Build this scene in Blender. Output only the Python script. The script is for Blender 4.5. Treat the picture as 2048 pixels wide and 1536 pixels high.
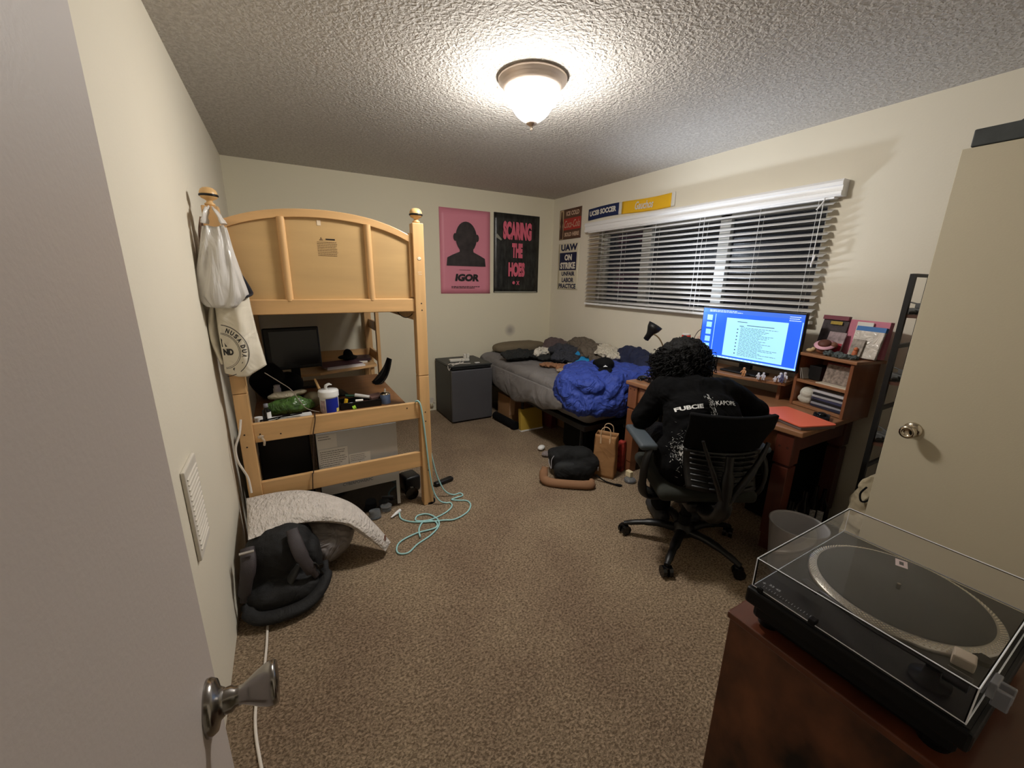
import bpy, bmesh, math, random
from mathutils import Vector, Matrix, Euler, noise
from mathutils.bvhtree import BVHTree
random.seed(7)
sc = bpy.context.scene
for o in list(bpy.data.objects): bpy.data.objects.remove(o)
PI = math.pi
V = Vector

# ------------------------------------------------------------ camera, world, exposure
YAW, PIT, ROL, FPX, CH = 29.403, 14.530, 0.948, 799.3, 1.487
y_, p_, r_ = map(math.radians, (YAW, PIT, ROL))
fw = V((math.sin(y_)*math.cos(p_), math.cos(y_)*math.cos(p_), -math.sin(p_)))
rt = V((math.cos(y_), -math.sin(y_), 0)); up = rt.cross(fw)
rt2 = rt*math.cos(r_) + up*math.sin(r_); up2 = -rt*math.sin(r_) + up*math.cos(r_)
cam = bpy.data.objects.new('camera', bpy.data.cameras.new('camera'))
sc.collection.objects.link(cam)
cam.matrix_world = Matrix(((rt2.x, up2.x, -fw.x, 0), (rt2.y, up2.y, -fw.y, 0), (rt2.z, up2.z, -fw.z, CH), (0, 0, 0, 1)))
cam.data.sensor_width = 36; cam.data.lens = 36*FPX/2048; cam.data.clip_start = 0.02
sc.camera = cam
w = bpy.data.worlds.new('night'); sc.world = w; w.use_nodes = True
w.node_tree.nodes['Background'].inputs[0].default_value = (0.003, 0.003, 0.004, 1)
w.node_tree.nodes['Background'].inputs[1].default_value = 1.0
sc.view_settings.view_transform = 'Standard'; sc.view_settings.look = 'None'
sc.view_settings.gamma = 1; sc.view_settings.use_curve_mapping = False
sc.view_settings.exposure = 1.27
LAMP_E = 75.0      # emission of the glass bowl of the ceiling light
LAMP2_W = 17.0      # desk lamp bulb
SCREEN_E = 0.45     # emission of the monitor

# ------------------------------------------------------------ materials
def lin(c):
    return tuple((x/255/12.92 if x/255 <= .04045 else ((x/255+.055)/1.055)**2.4) for x in c)
MC = {}
def M(name, col, rough=.6, metal=0, cn=None, bump=None, emit=0, trans=0, fold=None, coat=0, spec=.5, ior=1.45, alpha=1):
    """cn=(scale,amount[,stretch xyz]) colour noise; bump=(scale,strength[,distance]); fold=(scale,strength) cloth creases"""
    if name in MC: return MC[name]
    m = bpy.data.materials.new(name); m.use_nodes = True; MC[name] = m
    nt = m.node_tree; b = nt.nodes['Principled BSDF']; c = lin(col)
    b.inputs['Base Color'].default_value = (*c, 1); b.inputs['Roughness'].default_value = rough
    b.inputs['Metallic'].default_value = metal; b.inputs['Specular IOR Level'].default_value = spec
    b.inputs['Coat Weight'].default_value = coat; b.inputs['IOR'].default_value = ior
    b.inputs['Transmission Weight'].default_value = trans; b.inputs['Alpha'].default_value = alpha
    if emit:
        b.inputs['Emission Color'].default_value = (*c, 1); b.inputs['Emission Strength'].default_value = emit
    tc = nt.nodes.new('ShaderNodeTexCoord')
    def noise_n(scale, stretch=None, detail=4, dist=0):
        n = nt.nodes.new('ShaderNodeTexNoise'); n.inputs['Scale'].default_value = scale
        n.inputs['Detail'].default_value = detail; n.inputs['Distortion'].default_value = dist
        if stretch:
            mp = nt.nodes.new('ShaderNodeMapping'); mp.inputs['Scale'].default_value = stretch
            nt.links.new(tc.outputs['Object'], mp.inputs[0]); nt.links.new(mp.outputs[0], n.inputs['Vector'])
        else: nt.links.new(tc.outputs['Object'], n.inputs['Vector'])
        return n
    if cn:
        n = noise_n(cn[0], cn[2] if len(cn) > 2 else None, 5)
        r = nt.nodes.new('ShaderNodeValToRGB'); a = cn[1]
        r.color_ramp.elements[0].position = .3; r.color_ramp.elements[1].position = .7
        r.color_ramp.elements[0].color = (*[x*(1-a) for x in c], 1); r.color_ramp.elements[1].color = (*[min(1, x*(1+a)) for x in c], 1)
        nt.links.new(n.outputs['Fac'], r.inputs[0]); nt.links.new(r.outputs[0], b.inputs['Base Color'])
    prev = None
    for spec_, det, dist in ((fold, 2, 1.5), (bump, 3, 0)):
        if spec_:
            n = noise_n(spec_[0], spec_[3] if len(spec_) > 3 else None, det, dist)
            bp = nt.nodes.new('ShaderNodeBump'); bp.inputs['Strength'].default_value = spec_[1]
            bp.inputs['Distance'].default_value = spec_[2] if len(spec_) > 2 else .01
            nt.links.new(n.outputs['Fac'], bp.inputs['Height'])
            if prev: nt.links.new(prev.outputs[0], bp.inputs['Normal'])
            nt.links.new(bp.outputs[0], b.inputs['Normal']); prev = bp
    return m

# ------------------------------------------------------------ mesh builder
C = sc.collection
OFF = {}
I3 = Matrix.Identity(4)
def T(x=0, y=0, z=0): return Matrix.Translation((x, y, z))
def RZ(d): return Matrix.Rotation(math.radians(d), 4, 'Z')
def RX(d): return Matrix.Rotation(math.radians(d), 4, 'X')
def RY(d): return Matrix.Rotation(math.radians(d), 4, 'Y')
def frame(o, xa, ya, za):
    return Matrix(((xa[0], ya[0], za[0], o[0]), (xa[1], ya[1], za[1], o[1]), (xa[2], ya[2], za[2], o[2]), (0, 0, 0, 1)))
def spline(pts, k=6):
    pts = [V(p) for p in pts]; out = []
    for i in range(len(pts)-1):
        a = pts[max(i-1, 0)]; b = pts[i]; c = pts[i+1]; d = pts[min(i+2, len(pts)-1)]
        for j in range(k):
            t = j/k
            out.append(.5*((2*b)+(c-a)*t+(2*a-5*b+4*c-d)*t*t+(3*b-a-3*c+d)*t**3))
    out.append(pts[-1]); return out
class MB:
    def __init__(s, xf=None): s.v = []; s.f = []; s.m = []; s.s = []; s.T = xf or I3; s.mi = 0
    def add(s, vs, fs, smooth=False, xf=None):
        k = len(s.v); X = s.T @ xf if xf else s.T
        s.v += [X @ V(p) for p in vs]; s.f += [tuple(i+k for i in f) for f in fs]
        s.m += [s.mi]*len(fs); s.s += [smooth]*len(fs); return s
    def box(s, c, d, rot=None, bev=0, seg=2):
        x, y, z = [q/2 for q in d]; xf = T(*c) @ (rot or I3)
        if bev <= 0:
            vs = [(i*x, j*y, k*z) for i in (-1, 1) for j in (-1, 1) for k in (-1, 1)]
            return s.add(vs, [(0, 1, 3, 2), (4, 6, 7, 5), (0, 4, 5, 1), (2, 3, 7, 6), (0, 2, 6, 4), (1, 5, 7, 3)], False, xf)
        bm = bmesh.new(); bmesh.ops.create_cube(bm, size=1)
        for v in bm.verts: v.co = V((v.co.x*2*x, v.co.y*2*y, v.co.z*2*z))
        bmesh.ops.bevel(bm, geom=bm.edges[:], offset=min(bev, x*.98, y*.98, z*.98), segments=seg, affect='EDGES', profile=.5)
        bm.verts.index_update()
        s.add([v.co.copy() for v in bm.verts], [tuple(v.index for v in f.verts) for f in bm.faces], bev > .008 and seg > 2, xf); bm.free(); return s
    def rings(s, rs, closed=True, cap=True, smooth=True, loop=False, xf=None):
        n = len(rs[0]); vs = [p for r in rs for p in r]; fs = []
        R = len(rs)
        for i in range(R if loop else R-1):
            for j in range(n if closed else n-1):
                a = i*n+j; b = i*n+(j+1) % n; c = ((i+1) % R)*n+(j+1) % n; d = ((i+1) % R)*n+j
                fs.append((a, b, c, d))
        s.add(vs, fs, smooth, xf)
        if cap and closed and not loop:
            s.add(rs[0], [tuple(range(n))[::-1]], False, xf); s.add(rs[-1], [tuple(range(n))], False, xf)
        return s
    def cyl(s, a, b, r, r2=None, n=20, cap=True, smooth=True):
        a = V(a); b = V(b); r2 = r if r2 is None else r2; q = (b-a).to_track_quat('Z', 'Y')
        mk = lambda p, rr: [p+q @ V((rr*math.cos(2*PI*i/n), rr*math.sin(2*PI*i/n), 0)) for i in range(n)]
        return s.rings([mk(a, r), mk(b, r2)], cap=cap, smooth=smooth)
    def tube(s, pts, r, n=8, sm=0, flat=1, cap=True):
        pts = spline(pts, sm) if sm else [V(p) for p in pts]
        rs = []; q = None; d0 = None
        for i, p in enumerate(pts):
            d = (pts[min(i+1, len(pts)-1)]-pts[max(i-1, 0)]).normalized()
            q = d.to_track_quat('Z', 'Y') if q is None else d0.rotation_difference(d) @ q
            d0 = d; rr = r[min(int(i/(len(pts)-1)*(len(r)-1)+.5), len(r)-1)] if isinstance(r, (list, tuple)) else r
            rs.append([p+q @ V((rr*math.cos(2*PI*k/n), rr*flat*math.sin(2*PI*k/n), 0)) for k in range(n)])
        return s.rings(rs, cap=cap)
    def lathe(s, prof, c=(0, 0, 0), n=28, ax=None, cap=True, smooth=True):
        xf = T(*c) @ (ax or I3)
        return s.rings([[V((r*math.cos(2*PI*k/n), r*math.sin(2*PI*k/n), z)) for k in range(n)] for r, z in prof], cap=cap, xf=xf, smooth=smooth)
    def surf(s, fn, nu, nv, smooth=True, thick=0, xf=None):
        vs = [V(fn(i/nu, j/nv)) for i in range(nu+1) for j in range(nv+1)]; fs = []
        for i in range(nu):
            for j in range(nv):
                a = i*(nv+1)+j; fs.append((a, a+nv+1, a+nv+2, a+1))
        return s.add(vs, fs, smooth, xf)
    def poly(s, pts, depth, xf=None, smooth=False):
        """extrude a 2D outline (xy) by depth along z"""
        n = len(pts)
        vs = [(x, y, 0) for x, y in pts]+[(x, y, depth) for x, y in pts]
        fs = [tuple(range(n))[::-1], tuple(range(n, 2*n))]+[(i, (i+1) % n, n+(i+1) % n, n+i) for i in range(n)]
        return s.add(vs, fs, smooth, xf)
    def ball(s, c, r, rot=None, n=16, m=10, p=1, nz=None):
        """superellipsoid; nz=(freq,amp) noise"""
        if not isinstance(r, (tuple, list)): r = (r, r, r)
        sg = lambda t: math.copysign(abs(t)**p, t)
        rs = []
        for i in range(1, m):
            a = -PI/2+PI*i/m
            rs.append([V((r[0]*sg(math.cos(a))*sg(math.cos(2*PI*k/n)), r[1]*sg(math.cos(a))*sg(math.sin(2*PI*k/n)), r[2]*sg(math.sin(a)))) for k in range(n)])
        vs = [V((0, 0, -r[2]))]+[q for k in rs for q in k]+[V((0, 0, r[2]))]
        if nz: vs = [q*(1+nz[1]*noise.noise(q*nz[0]+V(c)*3)) for q in vs]
        fs = []
        for i in range(m-2):
            for k in range(n):
                a = 1+i*n+k; b = 1+i*n+(k+1) % n; fs.append((a, b, b+n, a+n))
        for k in range(n):
            fs.append((0, 1+(k+1) % n, 1+k)); L = 1+(m-2)*n; fs.append((L+k, L+(k+1) % n, len(vs)-1))
        return s.add(vs, fs, True, T(*c) @ (rot or I3))
    def cap_(s, a, b, ra, rb, n=14):
        """tapered capsule"""
        a = V(a); b = V(b); q = (b-a).to_track_quat('Z', 'Y'); L = (b-a).length; rs = []
        for i in range(1, 5): t = -PI/2+PI/2*i/4; rs.append((ra*math.cos(t), ra*math.sin(t)))
        for i in range(0, 4): t = PI/2*i/4; rs.append((rb*math.cos(t), L+rb*math.sin(t)))
        return s.rings([[a+q @ V((r*math.cos(2*PI*k/n), r*math.sin(2*PI*k/n), z)) for k in range(n)] for r, z in rs])
    def build(s, name, mats, parent=None, bevel=0, solid=0, sub=0, soft=None):
        me = bpy.data.meshes.new(name); o = bpy.data.objects.new(name, me)
        if parent is not None: off = OFF[parent.name]
        else:
            xs = [p.x for p in s.v]; ys = [p.y for p in s.v]
            off = V(((min(xs)+max(xs))/2, (min(ys)+max(ys))/2, min(p.z for p in s.v)))
            o.location = off
        me.from_pydata([p-off for p in s.v], [], s.f)
        for m in (mats if isinstance(mats, (list, tuple)) else [mats]): me.materials.append(m)
        me.polygons.foreach_set('material_index', s.m); me.polygons.foreach_set('use_smooth', s.s)
        me.update(); C.objects.link(o)
        if parent is not None: o.parent = parent
        OFF[o.name] = off
        if solid:
            d = o.modifiers.new('thickness', 'SOLIDIFY'); d.thickness = abs(solid); d.offset = 1 if solid > 0 else -1
        if soft:   # (voxel, smooth iterations, displace strength, displace scale)
            d = o.modifiers.new('remesh', 'REMESH'); d.mode = 'VOXEL'; d.voxel_size = soft[0]; d.use_smooth_shade = True
            if soft[1]: d = o.modifiers.new('smooth', 'SMOOTH'); d.iterations = soft[1]; d.factor = .5
            if len(soft) > 2 and soft[2]:
                key = 'folds%g' % soft[3]; t = bpy.data.textures.get(key)
                if not t: t = bpy.data.textures.new(key, 'CLOUDS'); t.noise_scale = soft[3]; t.noise_depth = 2
                if len(soft) > 4:
                    k2 = 'ridges%g' % soft[4]; t2 = bpy.data.textures.get(k2)
                    if not t2: t2 = bpy.data.textures.new(k2, 'MARBLE'); t2.noise_scale = soft[4]; t2.turbulence = 7; t2.noise_depth = 1
                    d = o.modifiers.new('ridges', 'DISPLACE'); d.texture = t2; d.strength = soft[5]; d.texture_coords = 'GLOBAL'
                d = o.modifiers.new('folds', 'DISPLACE'); d.texture = t; d.strength = soft[2]; d.texture_coords = 'GLOBAL'; d.mid_level = .5
        if bevel:
            d = o.modifiers.new('bevel', 'BEVEL'); d.width = bevel; d.segments = 2; d.limit_method = 'ANGLE'
        if sub: d = o.modifiers.new('sub', 'SUBSURF'); d.levels = sub; d.render_levels = sub
        return o
def thing(name, label, cat, loc=(0, 0, 0), group=None):
    o = bpy.data.objects.new(name, None); C.objects.link(o); o.location = loc; o.empty_display_size = .05
    OFF[o.name] = V(loc); tag(o, label, cat, group); return o
def tag(o, label, cat, group=None):
    o['label'] = label; o['category'] = cat
    if group: o['group'] = group
    return o
def struct(o): o['kind'] = 'structure'; return o
def lab(o, t): o['label'] = t; return o
def dup(root, delta, label=None):
    r = root.copy(); C.objects.link(r); r.location = V(root.location)+V(delta)
    if label: r['label'] = label
    for ch in list(root.children):
        c = ch.copy(); C.objects.link(c); c.parent = r
        for g in list(ch.children): d = g.copy(); C.objects.link(d); d.parent = c
    return r
def text_geo(s, bold=.0, shear=0):
    cu = bpy.data.curves.new('t', 'FONT'); cu.body = s; cu.offset = bold; cu.shear = shear; cu.resolution_u = 3
    o = bpy.data.objects.new('t', cu); C.objects.link(o)
    dg = bpy.context.evaluated_depsgraph_get(); me = bpy.data.meshes.new_from_object(o.evaluated_get(dg))
    vs = [v.co.copy() for v in me.vertices]; fs = [tuple(p.vertices) for p in me.polygons]
    bpy.data.objects.remove(o); bpy.data.curves.remove(cu); bpy.data.meshes.remove(me); return vs, fs
def put_text(mb, s, x0, x1, y0, y1, xf, bold=.03, shear=0, bend=None):
    """text fitted to the rectangle x0..x1, y0..y1 of the plane xf"""
    vs, fs = text_geo(s, bold, shear)
    if not vs: return
    a = min(v.x for v in vs); b = max(v.x for v in vs); c = min(v.y for v in vs); d = max(v.y for v in vs)
    out = [V((x0+(v.x-a)/(b-a)*(x1-x0), y0+(v.y-c)/(d-c)*(y1-y0), 0)) for v in vs]
    if bend: out = [bend(p) for p in out]
    mb.add(out, fs, False, xf)
def lines_text(mb, x0, x1, y0, y1, n, xf, fill=.45, rnd=.3):
    """rows of fine print"""
    h = (y1-y0)/n
    for i in range(n):
        y = y1-(i+.5)*h; e = x1-random.random()*rnd*(x1-x0); x = x0
        while x < e:
            wd = min(random.uniform(.04, .12)*(x1-x0), e-x)
            mb.add([(x, y-h*fill/2, 0), (x+wd, y-h*fill/2, 0), (x+wd, y+h*fill/2, 0), (x, y+h*fill/2, 0)], [(0, 1, 2, 3)], False, xf); x += wd+.015*(x1-x0)
XL, XR, YB, YN, H = -.331, 2.984, 4.33, -.20, 2.44
# ------------------------------------------------------------ room shell
wallm = M('wall_paint', (228, 221, 203), .75, cn=(1.3, .025), bump=(90, .12, .004))
wallr = wallm
doorm = M('door_paint', (194, 184, 178), .5, bump=(160, .10, .003))
def special(name, c0, c1, scale, dist, strength, rough, det=3, big=None, stretch=(1, 1, 1), kind='noise'):
    m = M(name, c0, rough, spec=.2); nt = m.node_tree; b = nt.nodes['Principled BSDF']
    tc = nt.nodes.new('ShaderNodeTexCoord'); mp = nt.nodes.new('ShaderNodeMapping'); mp.inputs['Scale'].default_value = stretch
    n = nt.nodes.new('ShaderNodeTexNoise'); n.inputs['Scale'].default_value = scale; n.inputs['Detail'].default_value = det; n.inputs['Distortion'].default_value = .6
    nt.links.new(tc.outputs['Object'], mp.inputs[0]); nt.links.new(mp.outputs[0], n.inputs['Vector'])
    r = nt.nodes.new('ShaderNodeValToRGB'); r.color_ramp.elements[0].position = .36; r.color_ramp.elements[1].position = .64
    r.color_ramp.elements[0].color = (*lin(c0), 1); r.color_ramp.elements[1].color = (*lin(c1), 1)
    nt.links.new(n.outputs['Fac'], r.inputs[0]); last = r.outputs[0]
    if big:
        n2 = nt.nodes.new('ShaderNodeTexNoise'); n2.inputs['Scale'].default_value = big[0]; n2.inputs['Detail'].default_value = 3
        nt.links.new(tc.outputs['Object'], n2.inputs['Vector'])
        r2 = nt.nodes.new('ShaderNodeValToRGB'); r2.color_ramp.elements[0].position = .35; r2.color_ramp.elements[1].position = .65
        r2.color_ramp.elements[0].color = (big[1], big[1]*.95, big[1]*.97, 1); r2.color_ramp.elements[1].color = (1, 1, 1, 1)
        mx = nt.nodes.new('ShaderNodeMix'); mx.data_type = 'RGBA'; mx.blend_type = 'MULTIPLY'; mx.inputs[0].default_value = 1
        nt.links.new(n2.outputs['Fac'], r2.inputs[0]); nt.links.new(last, mx.inputs[6]); nt.links.new(r2.outputs[0], mx.inputs[7]); last = mx.outputs[2]
    nt.links.new(last, b.inputs['Base Color'])
    bp = nt.nodes.new('ShaderNodeBump'); bp.inputs['Strength'].default_value = strength; bp.inputs['Distance'].default_value = dist
    nt.links.new(r.outputs[0], bp.inputs['Height']); nt.links.new(bp.outputs[0], b.inputs['Normal']); return m
carpet = special('carpet', (108, 92, 73), (172, 152, 126), 100, .018, .8, .95, 4, (2.2, .76), (1, 1.25, 1))
ceilm = special('ceiling_texture', (186, 181, 175), (208, 204, 198), 58, .022, 1.0, .9, 2)
# smudge on the back wall
nt = M('back_wall_paint', (229, 222, 198), .75, bump=(90, .12, .004)).node_tree; b = nt.nodes['Principled BSDF']
geo = nt.nodes.new('ShaderNodeNewGeometry'); vd = nt.nodes.new('ShaderNodeVectorMath'); vd.operation = 'DISTANCE'; vd.inputs[1].default_value = (2.40, YB, .89)
rr = nt.nodes.new('ShaderNodeValToRGB'); rr.color_ramp.elements[0].color = (*lin((170, 162, 150)), 1); rr.color_ramp.elements[1].color = (*lin((229, 222, 198)), 1)
rr.color_ramp.elements[1].position = .085; rr.color_ramp.elements[0].position = .015
nt.links.new(geo.outputs['Position'], vd.inputs[0]); nt.links.new(vd.outputs['Value'], rr.inputs[0]); nt.links.new(rr.outputs[0], b.inputs['Base Color'])

struct(MB().box(((XL+XR)/2, (YN+YB)/2, -.05), (XR-XL+.24, YB-YN+.24, .1)).build('floor', carpet))
struct(MB().box(((XL+XR)/2, (YN+YB)/2, H+.05), (XR-XL+.24, YB-YN+.24, .1)).build('ceiling', ceilm))
struct(MB().box((XL-.06, (YN+YB)/2, H/2), (.12, YB-YN, H)).build('wall_left', wallm))
struct(MB().box(((XL+XR)/2, YB+.06, H/2), (XR-XL+.24, .12, H)).build('wall_back', MC['back_wall_paint']))
WY0, WY1, WZ0, WZ1 = 1.37, 3.47, 1.265, 2.02
m = MB()
m.box((XR+.08, (YN+WY0)/2, H/2), (.16, WY0-YN, H)); m.box((XR+.08, (YB+WY1)/2, H/2), (.16, YB-WY1, H))
m.box((XR+.08, (WY0+WY1)/2, WZ0/2), (.16, WY1-WY0, WZ0)); m.box((XR+.08, (WY0+WY1)/2, (WZ1+H)/2), (.16, WY1-WY0, H-WZ1))
struct(m.build('wall_right', wallm))
DX0, DX1 = -.185, .66     # doorway the camera stands in
m = MB()
m.box(((XL+DX0)/2-.06, YN-.06, H/2), (DX0-XL+.12, .12, H)); m.box(((DX1+XR)/2+.08, YN-.06, H/2), (XR-DX1+.16, .12, H))
m.box(((DX0+DX1)/2, YN-.06, (2.05+H)/2), (DX1-DX0, .12, H-2.05))
struct(m.build('wall_near', wallm))
# hallway behind the doorway
m = MB(); m.box((.3, -1.3, H/2), (2.2, .1, H)); m.box((-.8, -.8, H/2), (.1, 1.0, H)); m.box((1.4, -.8, H/2), (.1, 1.0, H)); m.box((.3, -.8, H+.05), (2.3, 1.0, .1)); m.box((.3, -.85, -.05), (2.3, 1.06, .1))
struct(m.build('wall_hall', wallm))

# ------------------------------------------------------------ doors
steel = M('brushed_nickel', (150, 146, 142), .22, 1)
steel2 = M('polished_brass_nickel', (190, 180, 162), .16, 1)
d = struct(MB().box((-.161, .205, 1.02), (.036, .765, 2.02)).build('door_1', doorm, bevel=.002))
def knob(parent, c, sx):
    """door knob whose axis points along sx*x"""
    ax = RY(90*sx)
    k = MB(); k.lathe([(.0335, 0), (.0335, .004), (.030, .010), (.020, .013), (.0165, .018)], c, 40, ax)
    o = k.build('rosette', steel, parent)
    k = MB(); k.lathe([(.0155, .014), (.0155, .026), (.012, .030), (.0115, .038), (.016, .046), (.022, .056), (.0265, .066), (.0275, .073), (.0262, .078), (.022, .0775), (.018, .075)], c, 40, ax)
    return k.build('door_handle', steel, parent)
knob(d, (-.143, .531, .947), 1)
MB().box((-.161, .588, .947), (.024, .0012, .057)).build('latch_plate', steel, d)
d2 = struct(MB().box((2.349, .275, 1.01), (.036, .76, 1.98)).build('door_2', M('closet_door_paint', (190, 181, 158), .5, bump=(160, .10, .003)), bevel=.002))
k = MB(); ax = RY(-90)
k.lathe([(.033, 0), (.033, .004), (.028, .010), (.014, .013)], (2.331, .572, .885), 36, ax); k.build('rosette', steel2, d2)
k = MB(); k.lathe([(.013, .010), (.013, .030), (.020, .036), (.0275, .048), (.029, .058), (.0265, .067), (.016, .070), (.014, .066), (.004, .066)], (2.331, .572, .885), 36, ax); k.build('door_handle', steel2, d2)

# ------------------------------------------------------------ ceiling light
LX, LY = 1.172, 1.925
t = thing('ceiling_light', 'lit white glass dome light with brushed metal ring on the ceiling', 'ceiling light', (LX, LY, H))
ringm = M('lamp_metal', (214, 198, 184), .38, .7)
MB().lathe([(.16, 0), (.168, -.008), (.166, -.018), (.150, -.026), (.146, -.040), (.138, -.052), (.128, -.055)], (LX, LY, H), 56).build('ring_base', ringm, t)
glass = M('lamp_glass', (255, 250, 243), .4, emit=LAMP_E); glass2 = M('lamp_glass_rim', (255, 250, 243), .4, emit=LAMP_E*.22)
MB().lathe([(.133, -.050), (.136, -.068), (.133, -.082)], (LX, LY, H), 48, cap=False).build('shade_rim', glass2, t)
MB().lathe([(.133, -.082), (.130, -.090), (.116, -.110), (.100, -.124), (.090, -.140), (.074, -.160), (.050, -.178), (.024, -.188), (.004, -.190)], (LX, LY, H), 48).build('glass_shade', glass, t)
MB().lathe([(.004, -.186), (.030, -.188), (.027, -.197), (.012, -.206), (.006, -.212), (.007, -.222), (.001, -.228)], (LX, LY, H), 24).build('finial', ringm, t)

# ------------------------------------------------------------ window and blind
vinyl = M('white_vinyl', (214, 214, 210), .4)
wf = MB(); X = 3.085
for (a, b_, c, e) in ((WY0, WY1, WZ0, WZ0+.03), (WY0, WY1, WZ1-.05, WZ1), (WY0, WY0+.04, WZ0, WZ1), (WY1-.05, WY1, WZ0, WZ1), (2.825, 2.935, WZ0, WZ1), (2.045, 2.135, WZ0, WZ1)):
    wf.box((X, (a+b_)/2, (c+e)/2), (.05, b_-a, e-c))
win = struct(wf.build('window_1', vinyl, bevel=.003))
MB().box((X+.01, (WY0+WY1)/2, (WZ0+WZ1)/2), (.006, WY1-WY0-.02, WZ1-WZ0-.02)).build('pane', M('night_glass', (235, 240, 240), .02, trans=1, ior=1.45), win)
struct(MB().box((3.02, (WY0+WY1)/2, WZ0+.006), (.085, WY1-WY0-.004, .012)).build('trim_1', vinyl))
bl = thing('window_blind', 'white horizontal slat blind, open, with a stepped valance over the wide window', 'window blind', (2.97, 2.45, 1.235))
slatm = M('blind_slat', (236, 236, 236), .38)
m = MB(); prof = [(0, 0), (.070, 0), (.074, .012), (.074, .026), (.066, .030), (.066, .055), (.074, .060), (.076, .078), (.068, .092), (0, .092)]
m.poly(prof, 2.345, frame((2.984, 1.285, 2.000), (-1, 0, 0), (0, 0, 1), (0, 1, 0)))
m.build('valance', slatm, bl)
m = MB(); n = 17
for i in range(n):
    z = 1.285+i*(1.965-1.285)/(n-1)
    m.surf(lambda u, v: ((u-.5)*.050, (v-.5)*2.26, .0035*(1-(2*u-1)**2)), 4, 1, xf=T(2.950, 2.452, z) @ RY(-22))
m.build('slats', slatm, bl, solid=.0028)
MB().box((2.950, 2.452, 1.252), (.052, 2.26, .02), bev=.005).build('bottom_rail', slatm, bl)
MB().box((2.950, 2.452, 2.015), (.055, 2.26, .05)).build('head_rail', slatm, bl)
for yy in (3.35, 3.06, 2.66, 2.22, 2.18, 1.75, 1.40):
    for dx in (-.026, .026): m = MB(); m.cyl((2.950+dx, yy, 1.25), (2.950+dx, yy, 2.0), .0012, n=5); m.build('ladder_cord', slatm, bl)
m = MB(); m.tube([(2.925, 1.37, 2.0), (2.915, 1.375, 1.97), (2.912, 1.40, 1.935)], .004, 8, 3); m.tube([(2.918, 1.36, 1.67), (2.914, 1.37, 1.62), (2.92, 1.372, 1.60)], .005, 8, 3)
m.cyl((2.920, 1.372, 2.0), (2.918, 1.372, 1.60), .0025, n=6); m.build('tilt_wand', slatm, bl)

# ------------------------------------------------------------ posters and signs
BF = lambda x, z: frame((x, YB-.0015, z), (1, 0, 0), (0, 0, 1), (0, -1, 0))
RF = lambda y, z: frame((XR-.0015, y, z), (0, -1, 0), (0, 0, 1), (-1, 0, 0))
def sheet(w_, h_, xf, curl=.006, nx=10, ny=14, seed=0, th=.0008):
    mb = MB(xf)
    f = lambda u, v: ((u)*w_, (v)*h_, th+curl*max(0, noise.noise((u*2+seed, v*2, seed)))*(abs(2*u-1)**3*.5+abs(2*v-1)**3*.5))
    mb.surf(f, nx, ny); return mb
pink = M('pink_paper', (224, 140, 158), .45); inkb = M('black_ink', (28, 26, 27), .5); inkg = M('grey_ink', (92, 84, 82), .5)
t = thing('poster', 'pink poster with a dark head and shoulders portrait and heavy black lettering', 'poster', (1.82, YB, 1.334))
X = BF(1.521, 1.334)
sheet(.60, .89, X, .008).build('paper', pink, t, solid=.0008)
m = MB(X)
m.poly([(.07, .30), (.54, .30), (.53, .385), (.47, .415), (.39, .45), (.385, .50), (.23, .50), (.225, .45), (.14, .415), (.08, .385)], .002, T(0, 0, .009))
m.poly([(.305+.125*math.cos(a), .60+.165*math.sin(a)) for a in [i*PI/14 for i in range(28)]], .002, T(0, 0, .0098))
for s_ in (-1, 1): m.poly([(.305+s_*.13+.022*math.cos(a), .60+.04*math.sin(a)) for a in [i*PI/6 for i in range(12)]], .002, T(0, 0, .009))
m.build('portrait_silhouette', M('portrait_ink', (50, 42, 42), .55, cn=(14, .5)), t)
m = MB(X); put_text(m, 'IGOR', .165, .455, .135, .215, T(0, 0, .010), .06, .15); lines_text(m, .12, .50, .055, .085, 2, T(0, 0, .010)); lines_text(m, .22, .40, .252, .262, 1, T(0, 0, .010)); m.build('lettering', inkb, t)
t = thing('poster', 'black grungy poster with pink block capitals beside the pink poster', 'poster', (2.47, YB, 1.35))
X = BF(2.167, 1.345)
sheet(.615, .885, X, .014, seed=3).build('paper', M('black_poster_paper', (40, 40, 38), .3, cn=(9, .9, (3, 1, 1))), t, solid=.0008)
m = MB(X)
for s_, y0, y1, a, b_ in (('SCARING', .60, .80, .115, .50), ('THE', .40, .565, .235, .38), ('HOES', .185, .35, .19, .415)):
    put_text(m, s_, a, b_, y0, y1, T(0, 0, .013), .07)
m.ball((.265, .115, .013), (.020, .020, .001), n=10, m=4); put_text(m, 'X', .30, .345, .09, .135, T(0, 0, .013), .05)
m.build('lettering', M('pink_ink', (226, 108, 130), .5), t)
m = MB(X); m.add([(.02, .62, .0135), (.035, .66, .0135), (.10, .60, .0135), (.09, .585, .0135)], [(0, 1, 2, 3)]); m.box((.3, .008, .012), (.59, .014, .002)); m.build('paper_tear', M('worn_paper', (150, 150, 138), .6), t)
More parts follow.
